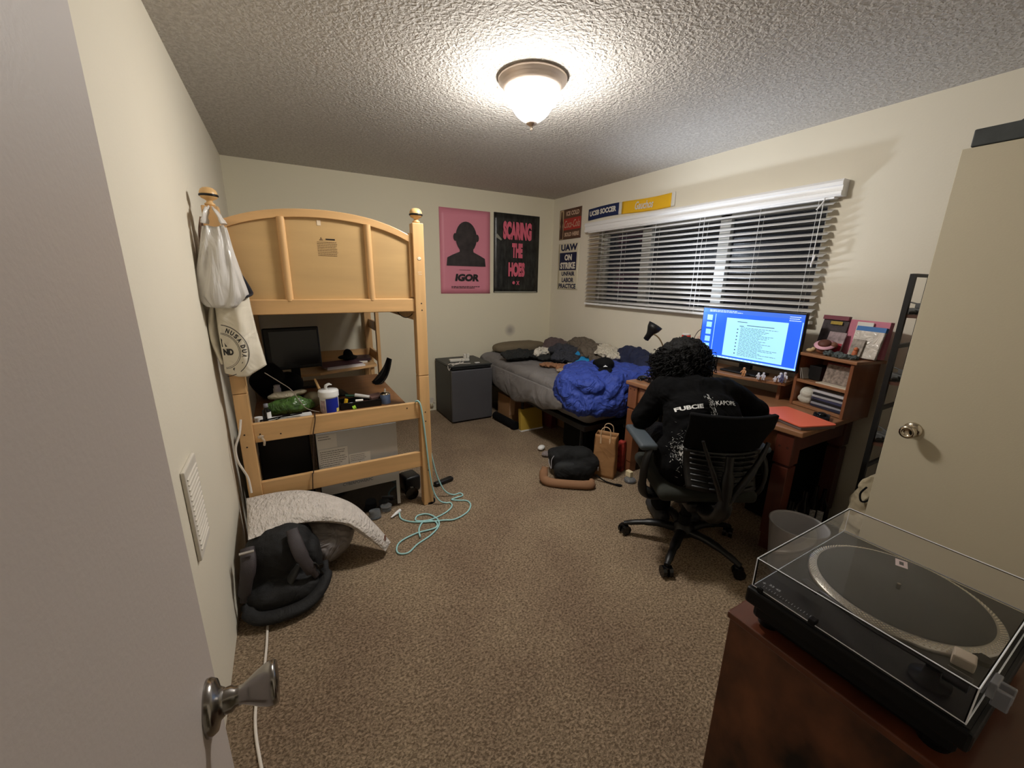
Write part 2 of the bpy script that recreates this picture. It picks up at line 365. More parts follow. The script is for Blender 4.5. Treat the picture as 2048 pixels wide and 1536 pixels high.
# cola sign
t = thing('sign', 'small red and brown tin drink sign above the strike poster', 'sign', (XR, 3.98, 1.965))
X = RF(4.19, 1.965)
sheet(.41, .33, X, .002).build('plate', M('tin_brown', (92, 62, 46), .5), t, solid=.002)
m = MB(X); m.box((.245, .165, .004), (.315, .125, .002)); m.build('red_band', M('cola_red', (176, 52, 44), .5), t)
m = MB(X); m.box((.045, .165, .004), (.07, .32, .002)); m.build('cream_panel', M('tin_cream', (186, 160, 126), .5), t)
m = MB(X); m.poly([(.020, .01), (.072, .01), (.074, .10), (.062, .15), (.072, .19), (.060, .24), (.054, .31), (.038, .31), (.032, .24), (.020, .19), (.030, .15), (.018, .10)], .002, T(0, 0, .006)); m.build('bottle_picture', M('bottle_ink', (64, 34, 26), .4), t)
m = MB(X); put_text(m, 'ICE COLD', .13, .37, .255, .305, T(0, 0, .005), .05); put_text(m, 'SOLD HERE', .11, .38, .03, .075, T(0, 0, .005), .05); put_text(m, 'Coca-Cola', .10, .39, .125, .205, T(0, 0, .0065), .0, .35); m.build('lettering', M('tin_text', (206, 176, 150), .5), t)
# strike sign
white = M('white_paper', (232, 228, 214), .6); navy = M('navy_ink', (24, 30, 66), .5)
t = thing('poster', 'white strike placard with navy lettering left of the window', 'poster', (XR, 3.98, 1.385))
X = RF(4.185, 1.39)
sheet(.40, .53, X, .003).build('paper', M('placard_paper', (222, 214, 190), .6), t, solid=.0008)
m = MB(X); m.poly([(.03, .225), (.355, .225), (.355, .425), (.03, .425)], .001, T(0, 0, .004))
put_text(m, 'UAW', .05, .365, .445, .520, T(0, 0, .004), .05); put_text(m, 'UNFAIR', .08, .335, .16, .21, T(0, 0, .004), .04); put_text(m, 'LABOR', .09, .32, .085, .14, T(0, 0, .004), .04); put_text(m, 'PRACTICE', .03, .365, .015, .07, T(0, 0, .004), .04)
m.build('navy_print', navy, t)
m = MB(X); put_text(m, 'ON', .13, .27, .335, .405, T(0, 0, .0065), .05); put_text(m, 'STRIKE', .05, .34, .24, .315, T(0, 0, .0065), .05); m.build('white_print', M('placard_white', (236, 230, 214), .6), t)
# scarf banner over the window
t = thing('pennant', 'long navy and yellow soccer scarf pinned above the blind', 'scarf', (XR, 3.10, 2.12))
X = RF(3.655, 2.13)
def scarf(u, v, x0, x1): return (x0+u*(x1-x0), -.004+v*.112+.010*math.sin((x0+u*(x1-x0))*5), .004+.004*noise.noise((u*6, v*2, 3)))
for x0, x1, mt, nm in ((0, .46, M('navy_knit', (30, 42, 84), .9, bump=(300, .4, .003)), 'navy_half'), (.46, .50, M('white_knit', (222, 218, 208), .9), 'white_band'), (.50, 1.09, M('yellow_knit', (238, 186, 36), .9, bump=(300, .4, .003)), 'yellow_half'), (1.09, 1.125, MC['white_knit'], 'white_end')):
    m = MB(X); m.surf(lambda u, v: scarf(u, v, x0, x1), 16, 6); m.build(nm, mt, t, solid=.004)
bd = lambda p: V((p.x, p.y+.010*math.sin(p.x*5), p.z))
m = MB(X); put_text(m, 'UCSB SOCCER', .03, .43, .03, .082, T(0, 0, .015), .05, bend=bd); put_text(m, 'Gauchos', .68, .90, .02, .09, T(0, 0, .015), .02, .3, bend=bd); m.build('lettering', MC['white_knit'], t)
# wall vent and outlet
t = thing('wall_vent', 'white louvred vent plate low on the left wall beside the open door', 'vent', (XL, 1.51, .60))
vm = M('vent_white', (214, 208, 196), .5)
m = MB(); m.box((XL+.006, 1.52, .755), (.012, .17, .31), bev=.004)
m.build('vent_frame', vm, t)
m = MB()
for i in range(15): m.box((XL+.0125, 1.52, .632+i*.0175), (.005, .14, .004), RY(30))
m.build('louvres', vm, t)
t = thing('wall_outlet', 'white wall outlet low on the back wall beside the small fridge', 'outlet', (1.36, YB, .05))
MB().box((1.36, YB-.003, .10), (.075, .006, .115), bev=.002).build('cover_plate', vm, t)
m = MB()
for dz in (-.025, .025): m.box((1.36, YB-.007, .10+dz), (.034, .004, .028), bev=.002)
m.build('socket', vm, t)
pl = MB(); pl.box((1.365, YB-.025, .075), (.035, .035, .035), bev=.006); pl.tube([(1.365, YB-.045, .075), (1.36, YB-.07, .09), (1.38, YB-.06, .14), (1.41, YB-.05, .13)], .004, 6, 5)
tag(pl.build('power_plug', M('ivory_plastic', (214, 204, 176), .5)), 'ivory power plug in the outlet beside the fridge', 'plug')
# ------------------------------------------------------------ bunk bed
pine = M('maple_wood', (210, 168, 116), .38, cn=(3, .14, (6, 6, .6)), coat=.15)
pineh = M('maple_wood_rail', (210, 168, 116), .38, cn=(3, .14, (.6, 6, 6)), coat=.15)
pinep = M('maple_panel', (198, 164, 114), .42, cn=(2.4, .08, (.6, 4, 4)), coat=.1)
pinef = M('maple_finial', (218, 178, 122), .35)
black = M('black_plastic', (14, 14, 15), .4); blackm = M('black_matte', (11, 11, 12), .8, spec=.2); blackg = M('black_gloss', (14, 14, 15), .12)
screwm = M('screw_hole', (40, 30, 22), .6)
by = 2.42
t = thing('bunk_bed', 'light maple bunk bed with arched headboard panel and ball finials by the left wall', 'bunk bed', (.23, by, 0))
for x in (-.250, .7125):
    m = MB(); m.box((x, by, .45), (.065, .065, .90)); m.box((x, by, 1.3485), (.065, .065, .893))
    p = m.build('post', pine, t, bevel=.004)
    f = MB(); f.lathe([(.012, 0), (.020, .004), (.022, .010), (.014, .016), (.011, .022), (.016, .027), (.030, .034), (.035, .042)], (x, by, 1.795), 26); f.lathe([(.0355, 0), (.035, .008), (.030, .020), (.020, .028), (.002, .032)], (x, by, 1.846), 26)
    fo = f.build('finial', pinef, p)
    f = MB(); f.lathe([(.036, 0), (.0385, .003), (.0385, .007), (.036, .010)], (x, by, 1.8365), 26); f.build('finial_band', black, p)
    if x > 0: f = MB(); f.lathe([(.042, 0), (.042, .012), (.036, .016)], (x+.012, by+.005, 0), 20); f.build('post_foot', blackm, p)
for x in (-.250, .7125):
    m = MB(); m.box((x, 4.27, .60), (.065, .065, 1.2)); m.build('post', pine, t, bevel=.004)
def arch(x): return 1.822-.35*(x-.21)**2-.55*max(0, abs(x-.21)-.12)**3
xs = [-.2175+i*(.68+.2175)/24 for i in range(25)]
m = MB(frame((0, by-.018, 0), (1, 0, 0), (0, 0, 1), (0, -1, 0)))
m.poly([(x, arch(x)-.040) for x in xs]+[(x, arch(x)) for x in xs[::-1]], .028, T(0, 0, -.028-.006)); m.build('arched_rail', pineh, t, bevel=.003)
m = MB(frame((0, by+.012, 0), (1, 0, 0), (0, 0, 1), (0, -1, 0))); m.poly([(-.2175, 1.36), (.68, 1.36)]+[(x, arch(x)-.02) for x in xs[::-1]], .010)
m.build('headboard_panel', pinep, t)
for x in (.026, .438):
    m = MB(); m.rings([[V((x+.019*math.cos(a), by-.002+.020*math.sin(a), z)) for a in [k*2*PI/16 for k in range(16)]] for z in (1.365, arch(x)-.035)]); m.build('stile', pine, t)
for x in (-.208, .671): m = MB(); m.box((x, by, 1.56), (.018, .026, .36)); m.build('stile', pine, t, bevel=.003)
for z0, z1, nm in ((1.297, 1.373, 'upper_rail'), (.622, .729, 'middle_rail'), (.284, .390, 'lower_rail')):
    m = MB(); m.box((.231, by-.006, (z0+z1)/2), (.90, .026, z1-z0)); o = m.build(nm, pineh, t, bevel=.004)
m = MB()
for x, z in ((.715, 1.345), (.717, 1.305), (-.258, .68), (-.255, .61), (-.19, .668), (-.095, .655), (.60, .700), (.712, .662), (.712, .600), (.716, .30), (.716, .255)): m.cyl((x, by-.0335 if abs(x) > .2 and x != .60 else by-.020, z), (x, by-.030 if abs(x) > .2 and x != .60 else by-.016, z), .0042, n=10)
m.build('screw_holes', screwm, t)
for x in (-.225, .69): m = MB(); m.box((x, 3.345, 1.30), (.03, 1.80, .11)); m.build('side_rail', pine, t)
m = MB(); m.box((.231, 4.27, 1.26), (.90, .026, .10)); m.build('rear_rail', pineh, t)
m = MB(); m.box((.231, 3.345, 1.35), (.86, 1.80, .02)); m.build('mattress_board', M('board_dark', (96, 80, 64), .7), t)
m = MB(); m.box((.735, 3.90, .62), (.030, .060, 1.24)); m.build('ladder_upright', pine, t, bevel=.003)
for z in (1.05, .76, .47): m = MB(); m.box((.726, 4.08, z), (.024, .32, .085)); m.build('ladder_rung', pine, t, bevel=.003)
wl = M('warning_print', (120, 96, 66), .6)
m = MB(frame((.183, by+.0015, 1.592), (1, 0, 0), (0, 0, 1), (0, -1, 0))); lines_text(m, 0, .10, .002, .078, 9, T(0, 0, .0006), .35, .12)
m.poly([(0, 0), (.018, 0), (.009, .016)], .0006, T(.012, .082, 0)); m.build('warning_label', wl, t)
m = MB(frame((.183, by+.0015, 1.592), (1, 0, 0), (0, 0, 1), (0, -1, 0))); m.box((.065, .0885, .0003), (.045, .007, .0006)); m.build('warning_heading', screwm, t)
tp = M('tape_remnant', (226, 206, 178), .5)
m = MB(frame((.20, by+.0015, 1.74), (1, 0, 0), (0, 0, 1), (0, -1, 0))); m.box((0, .02, .0006), (.018, .026, .0008)); m.build('tape_bit', tp, t)
m = MB(frame((.712, by-.033, 1.60), (1, 0, 0), (0, 0, 1), (0, -1, 0))); m.ball((0, 0, 0), (.012, .010, .001), n=10, m=4); m.box((0, -.075, 0), (.022, .003, .001), RZ(5)); m.box((.002, -.088, 0), (.020, .003, .001), RZ(-4)); m.build('sticker_remnant', tp, t)
m = MB(); m.ball((-.19, by-.024, .655), (.016, .006, .010), nz=(60, .4)); m.tube([(-.185, by-.024, .65), (-.175, by-.03, .63), (-.178, by-.026, .605)], .006, 8, 3)
tag(m.build('wall_hook', M('clear_hook', (226, 210, 186), .2, trans=.5)), 'clear plastic adhesive hook stuck on the left end of the middle bunk rail', 'hook')
m = MB(); m.tube([(.585, 2.46, 1.30), (.60, 2.45, 1.275), (.635, 2.45, 1.258), (.67, 2.45, 1.275), (.682, 2.46, 1.30)], .0022, 6, 6)
tag(m.build('cable', blackm), 'thin black cable looping below the bunk headboard near the right post', 'cable')

# desk under the bunk and what stands on it
dwood = M('desk_maple', (128, 88, 54), .5, cn=(3, .15, (1, 6, 6)))
t = thing('desk', 'wooden desk pushed under the bunk bed, covered in clutter', 'desk', (.2, 2.95, 0))
MB().box((.20, 2.985, .68), (.86, 1.00, .022), bev=.003).build('desk_top', dwood, t)
for x, y in ((-.25, 2.56), (.535, 2.76), (-.20, 3.44), (.535, 3.44)): MB().box((x, y, .3345), (.04, .04, .669)).build('leg', dwood, t)
t2 = thing('shelf_board', 'maple shelf board with a raised back edge under the far end of the bunk', 'shelf', (.42, 3.85, .68))
m = MB(); m.poly([(.20, 3.62), (.69, 3.80), (.69, 4.22), (.02, 4.22), (.02, 3.62)], .022, T(0, 0, .69)); m.build('board', pineh, t2)
MB().box((.36, 4.225, .745), (.66, .018, .10)).build('back_edge', pineh, t2)
for x, y in ((.05, 3.66), (.05, 4.17), (.655, 4.17), (.655, 3.84)): MB().box((x, y, .345), (.03, .03, .69)).build('leg', pineh, t2)
t = thing('monitor', 'switched-off black monitor on the desk under the bunk bed', 'monitor', (.0, 3.30, .691))
MB(T(0, 3.28, 0) @ RZ(8)).box((.02, 0, .985), (.36, .035, .30), RX(-4), bev=.008).build('screen_housing', black, t)
MB(T(0, 3.28, 0) @ RZ(8)).box((.03, -.0185, .985), (.31, .002, .25), RX(-4)).build('screen', blackg, t)
m = MB(T(0, 3.30, 0)); m.box((.02, .02, .80), (.06, .03, .20)); m.box((.02, .0, .70), (.24, .18, .018), bev=.006); m.build('stand', black, t)
m = MB(T(-.15, 3.10, 0)); m.ball((0, 0, .80), (.10, .14, .11), nz=(9, .3)); m.ball((.12, .05, .76), (.09, .12, .07), nz=(9, .3))
tag(m.build('cloth_heap', blackm, soft=(.012, 3)), 'heap of black cloth beside the switched-off monitor', 'clothing')
def wtex(n, c): return M(n, c, .8, bump=(40, .3, .01))
m = MB(); m.box((.14, 2.93, .70), (.34, .15, .016), RZ(10), bev=.004)
tag(m.build('keyboard', black), 'black keyboard on the desk under the bunk', 'keyboard')
# stack of magazines and papers on the shelf board
for i, (c, nm, lb, cx, cy, w_, d_, th, rz) in enumerate(((( 236, 230, 226), 'paper_stack', 'thick white paper pad under the maroon folder on the bunk shelf', .40, 3.84, .33, .22, .014, 12), ((206, 200, 200), 'paper_stack', 'pale paper pad under the maroon folder, smaller of the two', .385, 3.84, .32, .22, .010, 16), ((92, 58, 68), 'folder', 'maroon folder on the stack of papers under the bunk', .37, 3.85, .34, .24, .004, 15))):
    z = .712+[0, .0145, .025][i]
    m = MB(T(cx, cy, z) @ RZ(rz)); m.box((0, 0, th/2), (w_, d_, th)); tag(m.build(nm, M('%s_%d' % (nm, i), c, .6)), lb, 'paper' if i < 2 else 'folder')
m = MB(T(.57, 4.02, .712) @ RZ(-12)); m.box((0, 0, .010), (.16, .22, .016)); tag(m.build('book', M('book_white', (226, 222, 214), .5)), 'white paperback at the back right of the bunk shelf', 'book')
m = MB(T(.58, 4.02, .7295) @ RZ(-6)); m.box((0, 0, .012), (.18, .20, .022)); tag(m.build('book', M('book_dark', (54, 34, 40), .5)), 'dark book lying on the white paperback on the bunk shelf', 'book')
m = MB(T(.47, 3.98, .742)); m.ball((0, 0, .022), (.09, .08, .022), nz=(20, .2)); m.ball((0, 0, .05), (.045, .04, .050), nz=(20, .2)); tag(m.build('cloth_heap', blackm, soft=(.006, 4)), 'small peaked black cloth lying on the papers under the bunk', 'cloth')
# curved black piece
m = MB(); m.surf(lambda u, v: (.535+.135*u+.020*math.sin(PI*u)-(v-.5)*.02, 3.13+.05*(v-.5)+.03*math.sin(PI*v)*(1-u), .695+.19*u**1.3+(v-.5)*(.07*math.sin(PI*min(1, .12+u*.85)))), 16, 8)
tag(m.build('curved_panel', blackg, solid=.008), 'curved glossy black plastic piece leaning up behind the spray can', 'plastic piece')
# tub of wipes
wp = M('white_plastic', (228, 228, 226), .35)
t = thing('wipes_tub', 'white tub of wipes with a blue label on the bunk desk', 'tub', (.174, 2.585, .691))
tx, ty = .174, 2.585
MB().lathe([(.050, 0), (.053, .004), (.053, .095), (.050, .100)], (tx, ty, .691), 32).build('body', wp, t)
MB().lathe([(.058, 0), (.058, .030), (.054, .038), (.020, .041), (.001, .041)], (tx, ty, .789), 32).build('lid', wp, t)
lb = MB(); lb.rings([[V((tx+.0535*math.cos(a), ty+.0535*math.sin(a), z)) for a in [-2.0+k*.11 for k in range(15)]] for z in (.694, .782)], closed=False, cap=False); lb.build('blue_label', M('label_blue', (26, 44, 150), .4), t)
lb = MB(); lb.rings([[V((tx+.0536*math.cos(a), ty+.0536*math.sin(a), z)) for a in [-2.75+k*.11 for k in range(7)]] for z in (.694, .770)], closed=False, cap=False); lb.build('pale_label', M('label_pale', (196, 176, 178), .4, cn=(60, .4)), t)
lb = MB(); lb.rings([[V((tx+.0542*math.cos(a), ty+.0542*math.sin(a), z)) for a in [-.9+k*.11 for k in range(5)]] for z in (.694, .716)], closed=False, cap=False); lb.build('yellow_label', M('label_yellow', (220, 206, 120), .4), t)
m = MB(); m.tube([(tx-.01, ty, .825), (tx-.012, ty-.005, .85), (tx+.004, ty-.008, .862), (tx+.022, ty-.01, .858)], [.012, .010, .008, .004], 8, 4, .35); m.build('wipe_tuft', wp, t)
m = MB(); m.tube([(tx-.045, ty+.03, .83), (tx-.062, ty+.07, .885)], [.008, .006], 8); tag(m.build('wooden_stick', pinef), 'short wooden stick leaning behind the tub of wipes', 'stick')
# spray can
t = thing('spray_can', 'pale blue spray can with a metal shoulder standing on the bunk desk', 'spray can', (.512, 2.60, .691)); sx, sy = .512, 2.60
MB().lathe([(.030, 0), (.0315, .003), (.0315, .062)], (sx, sy, .691), 28).build('body', M('can_blue', (120, 148, 196), .35, 0, cn=(70, .12)), t)
MB().lathe([(.0315, 0), (.029, .007), (.020, .013), (.013, .015)], (sx, sy, .753), 28).build('shoulder', steel2, t)
MB().lathe([(.006, 0), (.0065, .014), (.004, .022), (.001, .024)], (sx, sy, .767), 16).build('nozzle', wp, t)
# tray with odds and ends
t = thing('mesh_tray', 'black mesh desk tray full of small items beside the tub of wipes', 'tray', (.35, 2.62, .691))
m = MB(); cx, cy = .355, 2.615
for a, b_, c, e in ((cx, cy-.055, .24, .004), (cx, cy+.055, .24, .004)): m.box((a, b_, .711), (c, e, .04))
for a in (-.12, .12): m.box((cx+a, cy, .711), (.004, .11, .04))
m.box((cx, cy, .693), (.24, .11, .003)); m.build('basket', black, t)
m = MB(); m.tube([(cx-.12, cy-.055, .732), (cx+.12, cy-.055, .732), (cx+.12, cy+.055, .732), (cx-.12, cy+.055, .732), (cx-.12, cy-.055, .732)], .004, 6); m.build('rim', blackg, t)
for nm, lb, cat, c, a, b_, r in (('glue_stick', 'yellow capped bottle at the left of the black mesh tray', 'bottle', (226, 180, 40), (cx-.09, cy-.01, .705), (cx-.08, cy-.01, .748), .012), ('marker', 'dark green marker lying across the black mesh tray', 'marker', (36, 74, 52), (cx-.08, cy+.035, .758), (cx-.02, cy+.03, .752), .009), ('tube', 'pale grey tube lying slanted on the black mesh tray', 'tube', (206, 204, 200), (cx-.025, cy+.02, .760), (cx+.06, cy-.005, .742), .012), ('lip_balm', 'white lip balm in the middle of the mesh tray', 'lip balm', (232, 226, 216), (cx-.03, cy-.03, .735), (cx+.015, cy-.035, .735), .009), ('lime_disc', 'lime green round disc in front of the black mesh tray', 'disc', (158, 206, 60), (.30, 2.530, .705), (.318, 2.530, .712), .014), ('pill_bottle', 'reddish small bottle in the black mesh tray', 'bottle', (120, 50, 44), (cx, cy+.0, .71), (cx+.05, cy+.01, .712), .011)):
    m = MB(); m.cyl(a, b_, r, r*.9); tag(m.build(nm, M(nm+'_col', c, .4)), lb, cat)
m = MB(T(.455, 2.64, .735) @ RZ(20)); m.box((0, 0, 0), (.09, .06, .02), RX(10), bev=.004); tag(m.build('leather_case', M('case_brown', (112, 84, 78), .5)), 'flat brown case leaning in the mesh tray by the spray can', 'case')
# snack bag, pouch, white box, bottle
m = MB(); m.ball((-.045, 2.62, .745), (.135, .05, .052), RX(-10), nz=(14, .25), n=24, m=14)
tag(m.build('snack_bag', M('bag_green', (66, 96, 46), .25, cn=(26, .9), fold=(18, .8, .02)), soft=(.005, 1)), 'shiny green snack bag on the bunk desk', 'snack bag')
m = MB(); m.ball((-.07, 2.65, .806), (.085, .045, .020), RZ(8), nz=(20, .35), n=24, m=12); m.ball((.02, 2.66, .812), (.045, .025, .014), RZ(20))
tag(m.build('crumpled_pouch', M('pouch_beige', (186, 178, 156), .5, fold=(20, .8, .02)), soft=(.004, 1)), 'crumpled beige pouch lying on the green snack bag', 'pouch')
m = MB(); m.ball((.085, 2.70, .742), (.060, .04, .052), nz=(9, .2), n=20, m=12); tag(m.build('cloth_pouch', M('pouch_olive', (140, 130, 104), .8)), 'olive beige pouch between the snack bag and the wipes tub', 'pouch')
m = MB(); m.box((-.04, 2.525, .702), (.22, .05, .020), RZ(3), bev=.003); tag(m.build('white_box', wp), 'long white box lying along the edge of the bunk desk', 'box')
t = thing('dark_bottle', 'dark little bottle with a white label at the left end of the bunk desk', 'bottle', (-.155, 2.545, .691))
MB().lathe([(.022, 0), (.022, .065), (.010, .075), (.010, .082)], (-.155, 2.545, .691), 20).build('body', blackg, t)
MB().lathe([(.012, 0), (.012, .02), (.001, .021)], (-.155, 2.545, .7735), 16).build('cap', M('cap_grey', (120, 120, 130), .4), t)
lb = MB(); lb.rings([[V((-.155+.0226*math.cos(a), 2.545+.0226*math.sin(a), z)) for a in [-1.5+k*.15 for k in range(9)]] for z in (.70, .748)], closed=False, cap=False); lb.build('label_band', wp, t)
m = MB(); m.cyl((-.195, 2.52, .691), (-.195, 2.52, .728), .020); tag(m.build('jar', wp), 'small white jar at the left end of the bunk desk', 'jar')
m = MB(); m.cyl((-.10, 2.86, .691), (-.10, 2.86, .80), .022); m.cyl((-.10, 2.86, .80), (-.10, 2.86, .82), .018); tag(m.build('white_bottle', M('cup_white', (200, 196, 200), .5)), 'small white bottle behind the green snack bag', 'bottle')
m = MB(); m.tube([(-.20, 2.505, .712), (-.15, 2.50, .714), (-.10, 2.498, .720), (-.02, 2.50, .722), (.02, 2.497, .728)], .004, 6, 6); m.tube([(-.19, 2.50, .706), (-.12, 2.495, .707), (-.07, 2.50, .726), (-.04, 2.493, .728)], .003, 6, 5)
tag(m.build('cable', blackm), 'tangled black cables lying along the front of the bunk desk', 'cable')
m = MB(); m.tube([(.085, 2.47, .733), (.082, 2.405, .736), (.078, 2.392, .700), (.062, 2.392, .63), (.056, 2.396, .55), (.042, 2.396, .40), (.035, 2.392, .385), (.028, 2.392, .30), (.024, 2.40, .24)], .0026, 6, 5)
tag(m.build('cable', M('cable_brown', (48, 30, 20), .5)), 'thin dark cable hanging over the middle and lower bunk rails', 'cable')
m = MB(); m.tube([(-.13, 2.40, 1.00), (-.07, 2.46, .93), (-.02, 2.50, .87), (.015, 2.50, .80), (.04, 2.505, .755), (.075, 2.51, .730), (.11, 2.505, .718)], .0022, 6, 6)
tag(m.build('cable', M('grey_cable', (140, 130, 118), .35)), 'thin grey cable drooping from the tote bag to the bunk desk', 'cable')

# silver computer case and added black filler box under the desk
t = thing('computer_case', 'silver computer case with paper labels standing under the bunk desk', 'computer', (.31, 2.56, 0))
silver = M('silver_metal', (186, 186, 184), .42, .3)
fx = frame((.075, 2.475, 0), (1, 0, 0), (0, 0, 1), (0, -1, 0))
MB().box((.31, 2.59, .30), (.47, .20, .585), bev=.006).build('case_shell', black, t)
m = MB(fx); m.poly([(0, .19), (0, .595), (.465, .595), (.465, .02), (.445, .02), (.445, .195), (.30, .195)], .014); m.build('side_panel', silver, t)
m = MB(fx); m.box((.235, .105, .002), (.42, .17, .004)); m.build('glass_window', M('smoked_glass', (16, 16, 17), .08), t)
m = MB(fx); put_text(m, 'CYBERPOWERPC', .12, .30, .232, .252, T(0, 0, .0150), .02); m.build('lettering', M('case_lettering', (104, 108, 112), .4), t)
lm = M('label_paper', (202, 198, 190), .5); li = M('label_ink', (110, 108, 104), .6)
m = MB(fx)
for a, b_, c, e in ((.0, .11, .50, .585), (.01, .165, .33, .495), (.17, .295, .36, .435)): m.box(((a+b_)/2, (c+e)/2, .0150), (b_-a, e-c, .0012))
m.build('paper_label', lm, t)
m = MB(fx); lines_text(m, .012, .158, .34, .485, 11, T(0, 0, .0158), .35); lines_text(m, .01, .09, .55, .58, 2, T(0, 0, .0158), .35); lines_text(m, .178, .285, .385, .430, 4, T(0, 0, .0158), .3); m.poly([(.22, .365), (.24, .365), (.23, .382)], .001, T(0, 0, .0156)); m.build('label_print', li, t)
MB().box((-.09, 2.77, .30), (.27, .34, .60), bev=.01).build('dark_filler', M('dark_filler_black', (14, 13, 13), .7))  # black box added to fill the dark gap under the bunk desk
o = bpy.data.objects['dark_filler']; tag(o, 'added black box in the dark gap beside the silver computer case under the bunk desk', 'dark_filler')
m = MB(); m.cyl((.44, 2.44, .012), (.44, 2.44, .040), .032, .036, 24); tag(m.build('plastic_cup', M('clear_plastic', (220, 226, 230), .1, trans=.9)), 'small clear plastic cup on the carpet beneath the silver computer case', 'cup')
m = MB(); m.cyl((.36, 2.40, .0), (.36, 2.41, .045), .040, .034, 24); tag(m.build('smoked_disc', M('clear_plastic2', (160, 166, 172), .15, trans=.7)), 'smoky clear plastic disc on the carpet by the pillow corner', 'disc')
m = MB(); m.box((.655, 2.66, .06), (.12, .13, .12), RZ(12), bev=.02, seg=3); tag(m.build('power_adapter', black), 'black boxy power adapter on the carpet behind the right bunk post', 'adapter')
m = MB(); m.cyl((.63, 2.50, .045), (.63, 2.52, .045), .045, n=24); m.cyl((.63, 2.535, .05), (.63, 2.525, .05), .030, n=24); tag(m.build('web_camera', blackg), 'round black device with a dark face beside the right bunk post', 'device')
m = MB(T(.90, 2.62, 0) @ RZ(15)); m.box((0, 0, .018), (.16, .045, .03), bev=.012, seg=3); tag(m.build('glasses_case', black), 'slim black case lying on the carpet right of the bunk post', 'case')
m = MB(); m.cyl((.445, 2.33, .012), (.488, 2.36, .016), .004, .011, 12); m.cyl((.488, 2.36, .016), (.515, 2.378, .018), .011, .011, 12); tag(m.build('eye_drops', wp), 'small white dropper bottle on the carpet by the teal cord', 'bottle')
# teal braided cord
cord = M('teal_cord', (158, 204, 204), .6)
P = [(.655, 2.40, .735), (.668, 2.385, .742), (.684, 2.382, .70), (.700, 2.382, .55), (.712, 2.380, .38), (.724, 2.376, .22), (.742, 2.370, .10), (.775, 2.352, .03), (.815, 2.345, .006), (.845, 2.33, .006), (.835, 2.28, .006), (.77, 2.23, .006), (.66, 2.20, .006), (.58, 2.23, .006), (.60, 2.28, .006), (.66, 2.27, .008), (.70, 2.20, .006), (.69, 2.12, .006), (.62, 2.05, .006), (.52, 2.00, .006), (.45, 1.95, .006), (.40, 1.98, .006), (.43, 2.06, .008), (.54, 2.10, .008), (.66, 2.10, .008), (.68, 2.16, .010), (.62, 2.20, .008), (.57, 2.14, .006), (.55, 2.05, .012)]
m = MB(); m.tube(P, .0050, 8, 5); tag(m.build('cord', cord), 'pale teal braided cord hanging over the bunk rail and coiled on the carpet', 'cord')
P = [(.752, 2.47, .60), (.756, 2.462, .40), (.775, 2.455, .26), (.80, 2.45, .15), (.84, 2.43, .05), (.90, 2.42, .006), (.95, 2.42, .006), (.955, 2.38, .006), (.90, 2.37, .008), (.865, 2.36, .008), (.91, 2.33, .006), (.955, 2.30, .006), (.955, 2.24, .006), (.90, 2.17, .006), (.80, 2.13, .008), (.73, 2.15, .010), (.62, 2.19, .008), (.54, 2.24, .006), (.50, 2.30, .006), (.505, 2.36, .012)]
m = MB(); m.tube(P, .0050, 8, 5); tag(m.build('cord', cord), 'second pale teal cord running down behind the right bunk post', 'cord')
wc = M('white_cable', (222, 214, 204), .4)
m = MB(); m.tube([(-.262, 2.378, .77), (-.275, 2.36, .70), (-.300, 2.35, .63), (-.300, 2.35, .56), (-.285, 2.36, .50), (-.270, 2.37, .44), (-.265, 2.36, .36)], .0055, 8, 6)
tag(m.build('cable', wc), 'white cable hanging beside the left bunk post', 'cable')
m = MB(); m.tube([(-.215, 1.78, .008), (-.218, 1.725, .007), (-.219, 1.63, .007), (-.226, 1.51, .007), (-.243, 1.41, .007), (-.242, 1.30, .007), (-.222, 1.17, .007), (-.19, 1.02, .007)], .0050, 8, 6, .7)
tag(m.build('cable', wc), 'flat white cable running over the carpet away from the hiking backpack', 'cable')

# ------------------------------------------------------------ bags on the left post
plw = M('thin_white_plastic', (232, 228, 222), .22, trans=.25, fold=(16, .5, .03, (1, 1, .18)))
t = thing('plastic_bag', 'white plastic grocery bag hanging from the left bunk post', 'plastic bag', (-.25, 2.33, 1.35))
def bagw(u, v, cx, cy, top, bot, w0, w1, dep, lean=0, jag=.012, sd=0):
    a = u*2*PI; k = v
    hw = (w0+(w1-w0)*min(1, k*1.15)**.9)*(1-.45*max(0, k-.86)/.14)
    x = cx+lean*k+hw*math.copysign(abs(math.cos(a))**.8, math.cos(a)); y = cy-.0+(dep*(.25+.75*math.sin(min(1, k)*PI*.62)))*math.sin(a)
    z = top+(bot-top)*k
    cr = (1-abs(2*k-1))*.0+jag*(noise.noise((math.cos(a)*3+sd, math.sin(a)*3, k*2.0))*1.3+.5*math.sin(a*9+sd+4*k)*(1-k)**.6)
    return V((x+cr*math.cos(a), y+cr*math.sin(a)*1.2, z+.012*noise.noise((a, k, sd))))
m = MB(); m.surf(lambda u, v: bagw(u, v, -.238, 2.335, 1.70, 1.345, .040, .106, .060, -.018, sd=1), 72, 28)
m.surf(lambda u, v: (lambda p0: V((p0.x*(1-v)+(-.262)*v, p0.y*(1-v)+2.335*v, p0.z*(1-v)+1.338*v)))(bagw(u, 1, -.238, 2.335, 1.70, 1.345, .040, .106, .060, -.018, sd=1)), 72, 3)
m.build('sack', plw, t, solid=.0012)
for a, b_ in (((-.272, 2.335, 1.712), (-.250, 2.375, 1.796)), ((-.200, 2.325, 1.712), (-.238, 2.375, 1.797))):
    m = MB(); m.tube([a, ((a[0]*.55+b_[0]*.45), 2.335, 1.755), (b_[0], 2.378, 1.788)], [.026, .018, .008], 10, 5, .35); m.build('handle', plw, t)
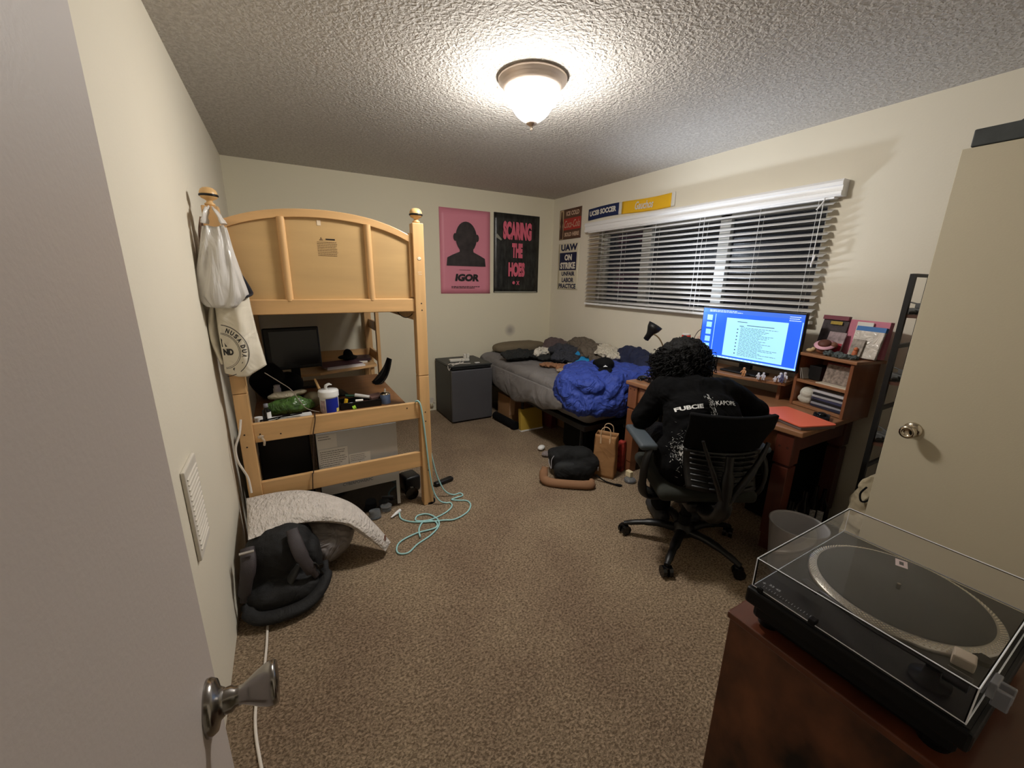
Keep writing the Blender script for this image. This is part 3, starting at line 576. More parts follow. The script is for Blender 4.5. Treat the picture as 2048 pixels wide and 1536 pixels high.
t = thing('plastic_bag', 'pinkish printed plastic bag hanging behind the white one on the bunk post', 'plastic bag', (-.30, 2.40, 1.42))
m = MB(); m.surf(lambda u, v: bagw(u, v, -.278, 2.44, 1.75, 1.42, .015, .033, .05, -.014, sd=5), 48, 20); m.build('sack', M('pink_plastic', (206, 176, 162), .3, cn=(18, .15), trans=.1, fold=(14, .8, .03)), t, solid=.001)
canvas = M('canvas_white', (224, 216, 198), .85, bump=(500, .3, .002), fold=(7, .5, .03))
t = thing('tote_bag', 'white cotton tote bag with a round black stamp hanging below the grocery bag', 'tote bag', (-.22, 2.34, 1.0))
def tote(u, v, front=True):
    x0 = -.288+(-.292+.288)*v; x1 = -.148+(.034)*v**1.5
    x = x0+(x1-x0)*u; zb = 1.005+.045*max(0, u-.55)/.45+.02*max(0, .3-u)/.3
    z = 1.395+(zb-1.395)*v
    bulge = (.020+.026*math.sin(PI*v*.9))*math.sin(PI*min(max(u, 0), 1))**.7
    f = .007*math.sin(u*11+v*2.5)*(1-.4*v)+.006*noise.noise((u*4, v*3, 2))
    return V((x, 2.352-(bulge+f if front else -.010-.3*bulge), z))
m = MB(); m.surf(lambda u, v: tote(u, v), 34, 34); m.surf(lambda u, v: tote(u, v, False), 34, 34); m.surf(lambda u, v: tote(u, 1).lerp(tote(u, 1, False), v), 34, 1); m.surf(lambda u, v: tote(1, u).lerp(tote(1, u, False), v), 34, 1)
body = m.build('cloth_body', canvas, t, solid=.0015)
m = MB(); m.surf(lambda u, v: V((-.300-.028*math.sin(PI*u)*(1-v)+.02*v, 2.365-.02*math.sin(2*PI*v), 1.37-.30*u)), 20, 10); m.build('cloth_fold', canvas, t, solid=.004)
m = MB(); m.tube([(-.29, 2.345, 1.385), (-.22, 2.315, 1.385), (-.145, 2.335, 1.395), (-.145, 2.37, 1.42), (-.18, 2.38, 1.50)], .014, 8, 5, .4); m.build('strap', M('dark_navy_cloth', (28, 28, 36), .8), t)
# stamp on tote: centre at the left edge of the bag, letters around an arc
cx, cz = -.290, 1.135
def on_tote(px, pz):
    u = min(max((px-(-.290))/(.150+.022*max(0, (1.395-pz)/.39)), 0), 1); v = (1.395-pz)/(1.395-1.02)
    return V((px, tote(u, min(max(v, 0), 1)).y-.0022, pz))
m = MB(); segs = 40
def arc(r0, r1, a0, a1):
    for i in range(segs):
        a = math.radians(a0+(a1-a0)*i/segs); b_ = math.radians(a0+(a1-a0)*(i+1)/segs)
        m.add([on_tote(cx+r*math.cos(q), cz+r*math.sin(q)*1.12) for r, q in ((r0, a), (r1, a), (r1, b_), (r0, b_))], [(0, 1, 2, 3)])
arc(.112, .115, 82, -86); arc(.078, .080, 84, -84); arc(.073, .0745, 84, -84)
m.build('stamp_rings', inkb, t)
m = MB()
def arc_char(ch, ang, r=.095, hgt=.020, wid=.014):
    vs, fs = text_geo(ch, .04); a0 = min(v.x for v in vs); b0 = max(v.x for v in vs); c0 = min(v.y for v in vs); d0 = max(v.y for v in vs)
    if ch == '-': wid, hh = .008, .003
    else: hh = hgt
    th = math.radians(ang); out = []
    for v in vs:
        x = ((v.x-a0)/(b0-a0)-.5)*wid; y = ((v.y-c0)/(d0-c0)-.5)*hh
        rr = r+y; px = cx+rr*math.cos(th)+x*math.sin(th); pz = cz+(rr*math.sin(th)-x*math.cos(th))*1.12
        out.append(on_tote(px, pz))
    m.add(out, fs)
for ch, an in zip('NUSA', (66, 54, 42, 30)): arc_char(ch, an)
for ch, an in zip('DUA', (12, 0, -13)): arc_char(ch, an)
arc_char('-', -33); arc_char('S', -62)
m.build('stamp_ring_lettering', inkb, t)
m = MB(); put_text(m, 'ND', 0, .042, 0, .032, I3, .06); vs = [on_tote(cx+.008+p.x, cz-.02+p.y) for p in m.v]; m.v = vs
m.add([on_tote(cx+.006, cz+.02), on_tote(cx+.028, cz+.022), on_tote(cx+.006, cz+.066)], [(0, 1, 2)]); m.build('stamp_centre_print', inkb, t)
# ------------------------------------------------------------ pillow, sack, backpack
knit = M('knit_cover', (206, 198, 190), .95, cn=(26, .10, (1, 1, 1)), bump=(75, 1.0, .02, (1, .45, 1)))
t = thing('pillow', 'light grey knitted pillow with a brown tag slumped over the hiking backpack', 'pillow', (0, 2.15, .2))
NE = 30
ctl = {0: (V((-.292, 2.36, .335)), V((-.262, 1.96, .322))), .35: (V((-.045, 2.34, .318)), V((-.045, 2.0, .322))), .62: (V((.172, 2.25, .235)), V((.147, 1.99, .268))), .82: (V((.290, 2.13, .130)), V((.25, 1.96, .175))), 1: (V((.375, 2.02, .058)), V((.335, 1.97, .042)))}
ks = sorted(ctl)
def rail(u, k):
    pts = [ctl[q][k] for q in ks]; i = max(j for j in range(len(ks)) if ks[j] <= u) if u < 1 else len(ks)-2
    f = (u-ks[i])/(ks[i+1]-ks[i]); a = pts[max(i-1, 0)]; b = pts[i]; c = pts[i+1]; d = pts[min(i+2, len(pts)-1)]
    return .5*((2*b)+(c-a)*f+(2*a-5*b+4*c-d)*f*f+(3*b-a-3*c+d)*f**3)
def pil(u, v, sg):
    p = rail(u, 0).lerp(rail(u, 1), v); pu = (rail(min(u+.02, 1), 0)-rail(max(u-.02, 0), 0)); pv = rail(u, 1)-rail(u, 0); nn = pu.cross(pv).normalized()
    if nn.z < 0: nn = -nn
    th = .050*(math.sin(PI*min(max(u, 0), 1))**.45)*(math.sin(PI*v)**.5)
    return p+nn*sg*th*(1.0 if sg > 0 else .8)
m = MB(); m.surf(lambda u, v: pil(u, v, 1), 48, 26); m.surf(lambda u, v: pil(u, v, -1), 48, 26); m.build('cushion', knit, t)
a = pil(.93, .30, 1); b_ = pil(.97, .55, 1)
m = MB(); m.tube([pil(.925, .35, 1)+V((0, 0, .002)), pil(.93, .5, 1)+V((0, 0, .003)), pil(.94, .68, 1)+V((0, 0, .002))], .0075, 6, 3, .3); m.build('leather_tag', M('leather_tag', (92, 56, 40), .6), t)
m = MB(); m.ball((.05, 2.14, .14), (.16, .15, .13), nz=(7, .22), n=24, m=16); m.ball((.14, 2.10, .16), (.06, .05, .05), nz=(12, .3)); 
tag(m.build('grey_sack', M('grey_nylon', (126, 120, 118), .35, fold=(9, 1.0, .05)), soft=(.01, 2, .02, .08)), 'shiny grey nylon sack under the knitted pillow', 'sack')
t = thing('hiking_backpack', 'large black hiking backpack with padded straps against the left wall', 'backpack', (-.14, 1.93, 0))
bkf = M('pack_fabric', (20, 20, 21), .75, bump=(200, .4, .003), fold=(10, .5, .02)); bkg = M('pack_panel', (48, 49, 50), .6, bump=(240, .4, .003)); bkm = M('pack_strap', (62, 56, 58), .6, bump=(300, .5, .002))
m = MB(); m.ball((-.145, 1.99, .165), (.155, .125, .175), n=28, m=18, p=.75, nz=(6, .10)); m.ball((-.14, 1.90, .07), (.165, .12, .072), n=24, m=14, p=.8)
m.ball((-.02, 1.97, .14), (.05, .09, .11), p=.8); m.build('pack_body', bkf, t, soft=(.008, 4, .012, .06))
m = MB(); m.tube([(-.262, 1.905, .318), (-.262, 1.845, .26), (-.285, 1.825, .17), (-.300, 1.835, .10)], [.028, .030, .026, .014], 10, 6, .35); m.build('shoulder_strap', bkm, t)
m = MB(); m.tube([(-.085, 1.92, .345), (-.065, 1.850, .27), (-.035, 1.825, .19), (-.005, 1.835, .12)], [.026, .030, .026, .014], 10, 6, .35); m.build('shoulder_strap', bkm, t)
m = MB(); m.tube([(-.075, 1.865, .19), (-.12, 1.850, .13), (-.165, 1.845, .07), (-.215, 1.845, .05)], [.024, .034, .030, .014], 10, 6, .35); m.build('back_panel', bkg, t)
m = MB(); m.tube([(-.30, 1.84, .080), (-.25, 1.780, .045), (-.15, 1.755, .040), (-.05, 1.775, .045), (.02, 1.84, .080), (.035, 1.93, .12)], [.020, .036, .034, .034, .034, .018], 12, 6, .6); m.build('hip_belt', bkf, t)
m = MB(); m.tube([(-.01, 1.83, .20), (.01, 1.85, .14), (.03, 1.87, .06)], .010, 8, 4, .3); m.build('webbing', bkg, t)
m = MB(); m.box((.012, 1.842, .165), (.03, .012, .022), bev=.004); m.build('buckle', blackg, t)
m = MB(); m.box((-.262, 1.862, .322), (.055, .01, .006), RX(20)); m.build('strap_edging', M('edging_grey', (160, 154, 146), .5), t)
# ------------------------------------------------------------ small fridge
t = thing('mini_fridge', 'dark grey mini fridge against the back wall beside the bed', 'fridge', (1.65, 4.03, 0))
fg = M('fridge_body', (44, 45, 46), .5); fd = M('fridge_door', (92, 92, 96), .38, .35, cn=(3, .08))
MB().box((1.652, 4.055, .305), (.466, .47, .59), bev=.006).build('body', fg, t)
MB().box((1.652, 4.045, .612), (.470, .50, .020), bev=.006).build('top', M('fridge_top', (40, 42, 42), .45), t)
MB().box((1.652, 3.800, .295), (.466, .035, .555), bev=.008).build('door', fd, t)
MB().box((1.652, 3.805, .589), (.44, .03, .022), bev=.006).build('handle_recess', black, t)
m = MB()
for x in (1.45, 1.85):
    for y in (3.86, 4.24): m.cyl((x, y, 0), (x, y, .015), .018)
m.build('foot', black, t)
m = MB(T(1.60, 4.02, .622) @ RZ(-6)); m.box((0, 0, .015), (.22, .055, .03), bev=.008, seg=3); tag(m.build('power_strip', M('strip_white', (216, 212, 200), .4)), 'white power strip lying on top of the mini fridge', 'power strip')
for i, (x, y) in enumerate(((1.66, 4.01), (1.70, 4.02))):
    m = MB(); m.box((x, y, .678), (.030, .032, .05), bev=.006); tag(m.build('phone_charger', MC['strip_white']), ('white charger plug standing on the fridge power strip, left one', 'white charger plug standing on the fridge power strip, right one')[i], 'charger')
m = MB(); m.tube([(1.62, 3.99, .655), (1.55, 3.90, .632), (1.46, 3.83, .627), (1.418, 3.82, .60), (1.412, 3.83, .575), (1.413, 3.87, .60), (1.44, 3.90, .628), (1.54, 3.88, .628), (1.64, 3.86, .627), (1.66, 3.85, .627)], .0032, 6, 6)
m.tube([(1.66, 3.99, .665), (1.60, 3.92, .63), (1.50, 3.85, .628), (1.45, 3.86, .628), (1.52, 3.91, .628), (1.60, 3.89, .630)], .0032, 6, 6)
tag(m.build('charging_cable', wc), 'white charging cables looped over the top edge of the mini fridge', 'cable')
m = MB(); m.box((1.74, 3.86, .6265), (.05, .03, .006)); tag(m.build('earbud_case', wp), 'tiny white item at the front right of the fridge top', 'small case')

# ------------------------------------------------------------ bed with grey sheet
sheetm = M('grey_sheet', (118, 114, 112), .85, fold=(5, .45, .05), bump=(300, .2, .002))
t = thing('bed', 'single bed with a rumpled grey fitted sheet on a black metal frame in the corner', 'bed', (2.45, 3.28, 0))
m = MB(); m.box((2.45, 3.28, .52), (1.02, 2.0, .26), bev=.07, seg=4); m.ball((2.12, 4.16, .62), (.19, .13, .06)); m.ball((2.02, 4.05, .54), (.10, .22, .10))
m.build('mattress', sheetm, t, soft=(.02, 4, .03, .22))
m = MB()
def skirt(u, v):
    y = 2.52+u*1.60; zb = .355+.020*math.sin(y*7)+.035*noise.noise((y*2.2, 0, 4))+(.10*max(0, (y-3.75)/.37))+.16*max(0, (2.78-y)/.26); z = .585+(zb-.585)*v
    return (1.930-.022*math.sin(v*PI*.8)-.026*v*(.4+abs(math.sin(y*9+z*7+1.5*noise.noise((y*2, z, 0)))))+.02*v*v, y+.05*v*math.sin(y*5), z)
m.surf(skirt, 90, 16); m.build('fitted_sheet', sheetm, t, solid=.003)
m = MB(); m.box((2.45, 3.28, .355), (.98, 1.96, .045)); m.build('frame', black, t, bevel=.004)
for x, y in ((1.985, 3.30), (1.985, 2.36), (1.985, 4.18), (2.90, 3.30), (2.90, 2.36), (2.90, 4.18)):
    m = MB(); m.cyl((x, y, .0), (x, y, .34), .013, n=12); m.cyl((x, y, 0), (x, y, .05), .019, n=12); m.build('leg', black, t)
m = MB(); m.cyl((1.905, 3.74, .042), (1.935, 3.36, .042), .042, n=24); m.cyl((1.935, 3.36, .042), (1.9365, 3.34, .042), .046, n=24); tag(m.build('foam_roller', blackm), 'black rolled cylinder lying under the edge of the bed', 'roller')
card = M('cardboard', (150, 112, 74), .8); card2 = M('kraft_paper', (158, 116, 74), .75, cn=(6, .12), fold=(9, .35, .02))
t = thing('cardboard_box', 'brown cardboard box under the head end of the bed behind the black roller', 'box', (2.10, 3.62, 0))
MB().box((2.10, 3.66, .145), (.28, .26, .29)).build('carton', card, t, bevel=.003)
m = MB(); m.box((1.99, 3.518, .19), (.06, .012, .19), RX(8)); m.build('flap', M('cardboard_pale', (176, 140, 108), .8), t)
m = MB(T(2.085, 3.30, 0)); m.box((0, 0, .118), (.26, .05, .225), RX(-6), bev=.006); t = thing('binder', 'yellow binder with white page edges standing under the bed', 'binder', (2.085, 3.30, 0))
m.build('cover', M('binder_yellow', (176, 146, 58), .5), t)
m = MB(T(2.085, 3.285, 0)); m.box((0, 0, .008), (.26, .05, .014)); m.build('white_base', wp, t)
m = MB(); m.box((2.30, 3.36, .15), (.06, .30, .30), RZ(6)); tag(m.build('book', M('maroon_box', (96, 40, 44), .6)), 'tall dark red box edge behind the yellow binder', 'box')
m = MB(); m.box((2.55, 3.25, .13), (.30, .34, .26), RZ(4)); tag(m.build('cardboard_box', card), 'second cardboard box deeper under the bed right of the yellow binder', 'box')
m = MB(); m.box((2.33, 2.62, .16), (.44, .36, .32), RZ(-4), bev=.05, seg=4); tag(m.build('duffel_bag', blackm), 'black duffel bag under the foot of the bed behind the brown paper bag', 'bag')

def cloth(name, lb, cat, mat_, balls, soft=(.008, 3, .035, .07)):
    soft = tuple(soft)+(soft[3]*1.3, soft[2]*.7)
    m = MB()
    for b_ in balls: m.ball(b_[0], b_[1], b_[2] if len(b_) > 2 else None, n=24, m=14, nz=(5, .25))
    return tag(m.build(name, mat_, soft=soft), lb, cat)
def fab(n, c, f=12, s=.8): return M(n, c, .9, fold=(f, s, .04), bump=(250, .25, .002))
t = thing('bed_pillow', 'flat olive brown pillow at the head of the bed against the back wall', 'pillow', (2.42, 4.12, .66))
m = MB(); m.ball((2.42, 4.13, .715), (.35, .15, .065), n=28, m=16, p=.75); m.build('cushion', fab('olive_pillow', (112, 100, 80), 5, .4), t, soft=(.012, 3, .012, .12))
cloth('hoodie', 'black sweatshirt bundled on the grey sheet in front of the pillow', 'clothing', fab('black_cloth', (32, 34, 33)), [((2.14, 3.72, .705), (.17, .16, .06)), ((2.32, 3.70, .69), (.12, .14, .045)), ((2.42, 3.52, .685), (.15, .10, .04))])
cloth('shirt', 'crumpled white shirt on the bed beside the black sweatshirt', 'clothing', fab('white_cloth', (214, 208, 194), 18, 1), [((2.40, 3.62, .735), (.10, .07, .040)), ((2.50, 3.58, .735), (.08, .06, .042)), ((2.33, 3.60, .715), (.06, .05, .04))], (.008, 2, .03, .04))
cloth('sweater', 'plum grey sweater heaped against the window wall at the back of the bed', 'clothing', fab('plum_cloth', (92, 78, 78)), [((2.76, 3.86, .74), (.17, .16, .10)), ((2.62, 3.80, .70), (.12, .12, .06))])
cloth('sweatshirt', 'dark slate sweatshirt heaped in the middle of the bed', 'clothing', fab('slate_cloth', (50, 52, 60), 14, 1), [((2.58, 3.48, .755), (.15, .14, .075)), ((2.50, 3.32, .715), (.16, .13, .06)), ((2.66, 3.42, .73), (.10, .12, .07))])
cloth('jacket', 'olive grey fleece heaped under the window blind on the bed', 'clothing', fab('olive_cloth', (98, 88, 76), 12, 1), [((2.84, 3.50, .79), (.12, .20, .10)), ((2.78, 3.22, .765), (.17, .16, .08)), ((2.72, 3.02, .72), (.13, .12, .05))])
cloth('sweater', 'cream knitted sweater on the right part of the bed pile', 'clothing', fab('cream_knit', (206, 198, 180), 20, 1), [((2.78, 2.98, .80), (.13, .13, .050)), ((2.74, 2.84, .79), (.10, .10, .045)), ((2.86, 3.12, .80), (.09, .10, .05))], (.008, 2, .035, .05))
cloth('coat', 'navy coat mounded at the foot end of the bed beside the desk lamp', 'clothing', fab('navy_cloth', (30, 36, 62), 8, .7), [((2.84, 2.72, .76), (.13, .22, .145)), ((2.80, 2.46, .68), (.15, .16, .16)), ((2.82, 2.95, .72), (.12, .12, .07))])
cloth('leggings', 'tan brown folded garment on the front of the bed', 'clothing', fab('tan_cloth', (146, 104, 74), 16, 1), [((2.26, 3.22, .675), (.11, .06, .022), RZ(-35)), ((2.36, 3.12, .675), (.12, .05, .022), RZ(-30)), ((2.30, 3.06, .672), (.08, .04, .018), RZ(-20))], (.006, 2, .02, .03))
cloth('sock', 'beige cloth scrap on the sheet in front of the tan garment', 'clothing', fab('beige_cloth', (174, 156, 132), 16, 1), [((2.26, 2.96, .672), (.10, .05, .016), RZ(-30))], (.006, 2, .01, .03))
m = MB(T(2.60, 3.18, .70) @ RZ(-35) @ RX(32)); m.poly([(-.13, -.02), (.15, -.02), (.15, .16), (-.01, .17)], .006); tag(m.build('folder', M('cyan_folder', (36, 140, 200), .5)), 'bright blue folder propped up in the clothes on the bed', 'folder')
for i in range(3):
    m = MB(T(2.55+.04*i, 3.06-.02*i, .676+.006*i) @ RZ(-25+9*i)); m.box((0, 0, .0035), (.30, .21, .004)); tag(m.build('paper_sheet', white), ('lowest of the white papers by the blue folder', 'middle one of the white papers by the blue folder', 'topmost of the white papers by the blue folder')[i], 'paper', 'white papers on the bed')
blue = M('blue_comforter', (44, 66, 150), .7, fold=(9, .9, .05), bump=(28, .35, .02))
m = MB()
for c, r in (((2.40, 2.60, .705), (.40, .36, .085)), ((2.03, 2.52, .60), (.135, .26, .165)), ((2.30, 2.30, .60), (.30, .105, .19)), ((2.14, 2.36, .56), (.20, .16, .16)), ((2.60, 2.36, .66), (.22, .17, .12)), ((2.05, 2.40, .69), (.12, .16, .08))):
    m.ball(c, r, n=24, m=16, nz=(5, .22))
t = tag(m.build('comforter', blue, soft=(.011, 3, .05, .09, .26, .022)), 'bright blue quilted comforter heaped over the foot of the bed', 'comforter')
m = MB(T(2.36, 2.56, .80) @ RZ(25)); m.ball((0, 0, 0), (.085, .08, .060), n=24, m=14); m.ball((-.09, -.04, -.035), (.075, .065, .010), RY(-12)); m.box((.02, .05, .0), (.14, .10, .05), RX(20), bev=.02, seg=3)
o = tag(m.build('cap', blackm, soft=(.006, 3)), 'black cap lying on the blue comforter', 'cap')
m = MB(T(2.30, 2.485, .795) @ RZ(-25) @ RX(60)); m.poly([(-.02, 0), (.02, 0), (.0, .016)], .002); m.build('white_logo', wp, o)
o.location = o.location

# paper bag, backpack, bits on the floor
t = thing('paper_bag', 'brown paper shopping bag with twisted handles beside the desk leg', 'paper bag', (2.08, 2.17, 0))
X = T(2.085, 2.175, 0) @ RZ(-55)
m = MB(X)
def bagf(u, v):
    a = u*4; k = int(a) % 4; f = a-int(a); P4 = ((-.085, -.065), (.085, -.065), (.085, .065), (-.085, .065)); A = P4[k]; B = P4[(k+1) % 4]
    x = A[0]+(B[0]-A[0])*f; y = A[1]+(B[1]-A[1])*f
    q = 1-.10*v; w_ = .006*noise.noise((u*8, v*3, 1)); return (x*q*(1+.05*v)+w_, y*(1-.25*v)+w_, .345*v)
m.surf(bagf, 48, 14); m.box((0, 0, .003), (.168, .128, .004)); m.build('sack', card2, t, solid=-.0015)
for sy_ in (-.051, .051):
    m = MB(X); m.tube([(-.035, sy_*1.04, .285), (-.038, sy_*1.02, .35), (-.030, sy_*.95, .395), (0, sy_*.9, .412), (.030, sy_*.95, .395), (.038, sy_*1.02, .35), (.035, sy_*1.04, .285)], .0035, 6, 5); m.box((-.035, sy_*1.06, .30), (.012, .002, .05)); m.box((.035, sy_*1.06, .30), (.012, .002, .05)); m.build('handle', M('paper_handle', (206, 176, 140), .7), t)
t = thing('backpack', 'black backpack with a tan padded strap lying on the carpet beside the paper bag', 'backpack', (1.83, 2.22, 0))
bp = M('backpack_black', (10, 11, 12), .85, fold=(8, .5, .03))
m = MB(T(1.84, 2.28, 0) @ RZ(-28)); m.ball((0, .03, .12), (.17, .11, .105), RX(-12), n=28, m=16, p=.6); m.ball((.0, -.05, .075), (.155, .09, .07), n=24, m=14, p=.6); m.ball((.12, .01, .10), (.075, .11, .09), RY(20), p=.7); m.ball((-.12, .04, .13), (.06, .09, .085), RY(-25), p=.7); m.build('pack_body', bp, t, soft=(.010, 12, .03, .09))
m = MB(); m.ball((1.755, 2.235, .085), (.10, .045, .065), RZ(-28), n=24, m=14, p=.75); m.build('front_pocket', M('pack_mesh', (30, 32, 33), .8), t)
m = MB(); m.tube([(1.600, 2.305, .115), (1.570, 2.275, .05), (1.585, 2.225, .030), (1.66, 2.150, .032), (1.76, 2.075, .034), (1.83, 2.040, .036), (1.865, 2.065, .05)], [.026, .034, .034, .032, .032, .034, .022], 12, 6, .75); m.build('padded_strap', M('tan_strap', (136, 100, 72), .85), t)
m = MB(); m.tube([(1.95, 2.12, .05), (1.99, 2.07, .014), (2.02, 2.01, .010), (2.045, 1.975, .010), (2.065, 1.955, .010)], [.008, .008, .008, .014, .010], 8, 5, .5); m.build('webbing', blackm, t)
m = MB(); m.tube([(1.635, 2.31, .17), (1.625, 2.285, .14), (1.63, 2.265, .11), (1.64, 2.28, .17), (1.665, 2.285, .20)], .0030, 6, 5); m.box((1.925, 2.075, .125), (.006, .004, .03), RZ(20)); m.build('zip_cord', M('zip_cord', (150, 148, 152), .4), t)
m = MB(T(1.895, 2.80, 0) @ RZ(30)); m.ball((0, 0, .022), (.045, .030, .022)); tag(m.build('small_dish', wp, soft=(.004, 2)), 'small white round dish on the carpet left of the black backpack', 'dish')
m = MB(T(1.86, 2.66, 0) @ RZ(-20)); m.ball((0, 0, .024), (.050, .035, .024)); tag(m.build('grey_sock', fab('grey_sock', (128, 118, 116)), soft=(.005, 2, .01, .03)), 'grey balled sock touching the black backpack', 'sock')
m = MB(T(2.175, 1.985, 0)); m.lathe([(.042, 0), (.045, .01), (.045, .02), (.040, .024)], n=24); tag(m.build('clear_dish', M('clear_dish', (210, 214, 220), .1, trans=.8)), 'clear plastic dish on the carpet beside the paper bag', 'dish')
m = MB(T(2.20, 2.02, .025)); m.box((0, 0, .022), (.035, .05, .045), bev=.004); tag(m.build('small_carton', M('small_carton', (222, 206, 168), .5)), 'small cream carton standing in the clear dish', 'carton')
m = MB(T(2.24, 2.16, 0)); m.box((0, 0, .13), (.045, .05, .26), RZ(20), bev=.006); tag(m.build('snack_box', M('snack_red', (150, 52, 44), .5, cn=(30, .6))), 'red patterned narrow box between the paper bag and the desk', 'box')

# ------------------------------------------------------------ desk
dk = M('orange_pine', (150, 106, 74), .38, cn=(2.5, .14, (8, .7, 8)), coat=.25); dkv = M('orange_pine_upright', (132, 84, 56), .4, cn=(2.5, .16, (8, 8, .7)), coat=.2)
dk_shaded = M('orange_pine_shaded', (84, 40, 28), .4, cn=(2.5, .16, (8, 8, .7)), coat=.2)  # pine with the person's shade painted in, for the near legs and apron
t = thing('computer_desk', 'orange pine computer desk with chunky square legs under the window', 'desk', (2.62, 1.57, 0))
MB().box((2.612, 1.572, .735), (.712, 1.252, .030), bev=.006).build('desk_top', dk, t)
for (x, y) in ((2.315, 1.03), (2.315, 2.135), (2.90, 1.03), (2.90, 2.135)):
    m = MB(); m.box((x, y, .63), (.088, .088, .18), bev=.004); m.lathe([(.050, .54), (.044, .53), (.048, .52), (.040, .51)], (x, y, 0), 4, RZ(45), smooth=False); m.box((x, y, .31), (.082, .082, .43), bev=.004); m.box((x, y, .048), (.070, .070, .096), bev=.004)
    m.build('leg', dk_shaded if y < 1.5 else dkv, t)
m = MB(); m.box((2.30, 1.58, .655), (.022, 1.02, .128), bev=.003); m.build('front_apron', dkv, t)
for y in (1.005, 2.165): MB().box((2.61, y, .665), (.50, .022, .105), bev=.003).build('side_apron', dk_shaded if y < 1.5 else dkv, t)
d_ = MB(); d_.box((2.285, 1.94, .655), (.012, .25, .10), bev=.003); dr = d_.build('drawer_front', dk, t)
m = MB(); m.cyl((2.28, 1.94, .655), (2.255, 1.94, .655), .012, .016, 16); m.build('drawer_knob', dkv, dr)
m = MB()
for y in (2.115, 2.155): m.cyl((2.2712, y, .69), (2.2705, y, .69), .006, n=10)
for y in (1.01, 1.05): m.cyl((2.2712, y, .64), (2.2705, y, .64), .007, n=10)
m.build('wood_plugs', M('dark_plug', (60, 28, 16), .6), t)
# hutch (rotated a little)
HX = Matrix(((.970, .243, 0, 2.690), (-.243, .970, 0, .955), (0, 0, 1, .75), (0, 0, 0, 1)))     # local x: depth towards wall, y: along the front
t = thing('desk_hutch', 'small pine shelf unit standing on the right end of the desk', 'shelf unit', (2.79, 1.08, .75))
for y in (.009, .321): m = MB(HX); m.box((.10, y, .16), (.20, .018, .32)); m.build('side_panel', dkv, t, bevel=.002)
for z, nm in ((.012, 'bottom_shelf'), (.160, 'middle_shelf')): m = MB(HX); m.box((.10, .165, z), (.195, .294, .018)); m.build(nm, dk, t, bevel=.002)
m = MB(HX); m.box((.098, .165, .329), (.225, .37, .018)); m.build('top_board', dk, t, bevel=.003)
m = MB(HX); m.box((.196, .165, .16), (.006, .30, .30)); m.build('back_panel', dkv, t)
# monitor riser
t = thing('monitor_riser', 'curved pine monitor shelf bridging the desk beside the hutch', 'monitor stand', (2.82, 1.80, .75))
m = MB(); xs = [(2.735-.10*math.sin(PI*i/14), 1.30+.90*i/14) for i in range(15)]
m.poly(xs+[(2.96, 2.20), (2.96, 1.33)], .020, T(0, 0, .860)); m.build('board', dk, t, bevel=.003)
for y in (2.17, 1.36): m = MB(); m.box((2.87, y, .805), (.16, .02, .11)); m.build('support', dkv, t)
# monitor
t = thing('computer_monitor', 'large lit computer monitor showing a document on a blue desktop', 'monitor', (2.74, 1.607, .88))
MB().box((2.758, 1.607, 1.137), (.03, .70, .375), bev=.005).build('housing', black, t)
m = MB(); m.box((2.80, 1.607, 1.06), (.03, .08, .30)); m.box((2.79, 1.607, .888), (.17, .26, .014), bev=.005); m.build('stand', black, t)
SX = frame((2.7425, 1.950, .966), (0, -1, 0), (0, 0, 1), (-1, 0, 0))
def E_(n, c, k=1): return M(n, c, .3, emit=SCREEN_E)
SW, SH = .686, .346
m = MB(SX); m.add([(0, 0, 0), (SW, 0, 0), (SW, SH, 0), (0, SH, 0)], [(0, 1, 2, 3)]); scr = m.build('screen', E_('screen_blue', (42, 92, 226), .62), t)
m = MB(SX); q = lambda a, b_, c, e, z=.0006: m.add([(a, c, z), (b_, c, z), (b_, e, z), (a, e, z)], [(0, 1, 2, 3)])
q(.19, .60, .022, .290); m.build('screen_page', E_('screen_page', (150, 206, 236), .78), scr)
m = MB(SX); q(0, SW, .318, SH, .0007); m.build('title_bar', E_('screen_bar', (58, 98, 190), .6), scr)
m = MB(SX); q(0, .095, .0, .318, .0005); q(.60, SW, 0, .29, .0004); m.build('side_bands', E_('screen_band', (38, 88, 216), .7), scr)
m = MB(SX)
for i in range(6): q(.036, .078, .262-.052*i, .300-.052*i, .0008)
m.build('page_thumbnails', E_('screen_thumb', (140, 196, 240), .8), scr)
m = MB(SX); q(.100, .104, .0, .31, .0009); q(.678, .683, .0, .30, .0009); q(0, SW, 0, .012, .0009); m.build('scroll_bars', E_('screen_bright', (150, 196, 255), .8), scr)
m = MB(SX); lines_text(m, .05, .30, .322, .340, 2, T(0, 0, .0011), .35, .4); lines_text(m, .60, .67, .30, .335, 3, T(0, 0, .0011), .3)
for i in range(14): q(.12+.027*i, .132+.027*i, .003, .009, .0012)
m.build('interface_print', E_('screen_ui_text', (200, 220, 255), .9), scr)
m = MB(SX); lines_text(m, .30, .56, .035, .235, 22, T(0, 0, .0011), .28, .5)
for i in range(8): q(.275, .284, .045+.024*i, .052+.024*i, .0011)
for a, b_, z_ in ((.27, .34, .268), (.34, .52, .248), (.29, .32, .240)): m.box(((a+b_)/2, z_, .0011), (b_-a, .004, .0002))
m.build('document_print', E_('screen_text', (44, 66, 90), .5), scr)
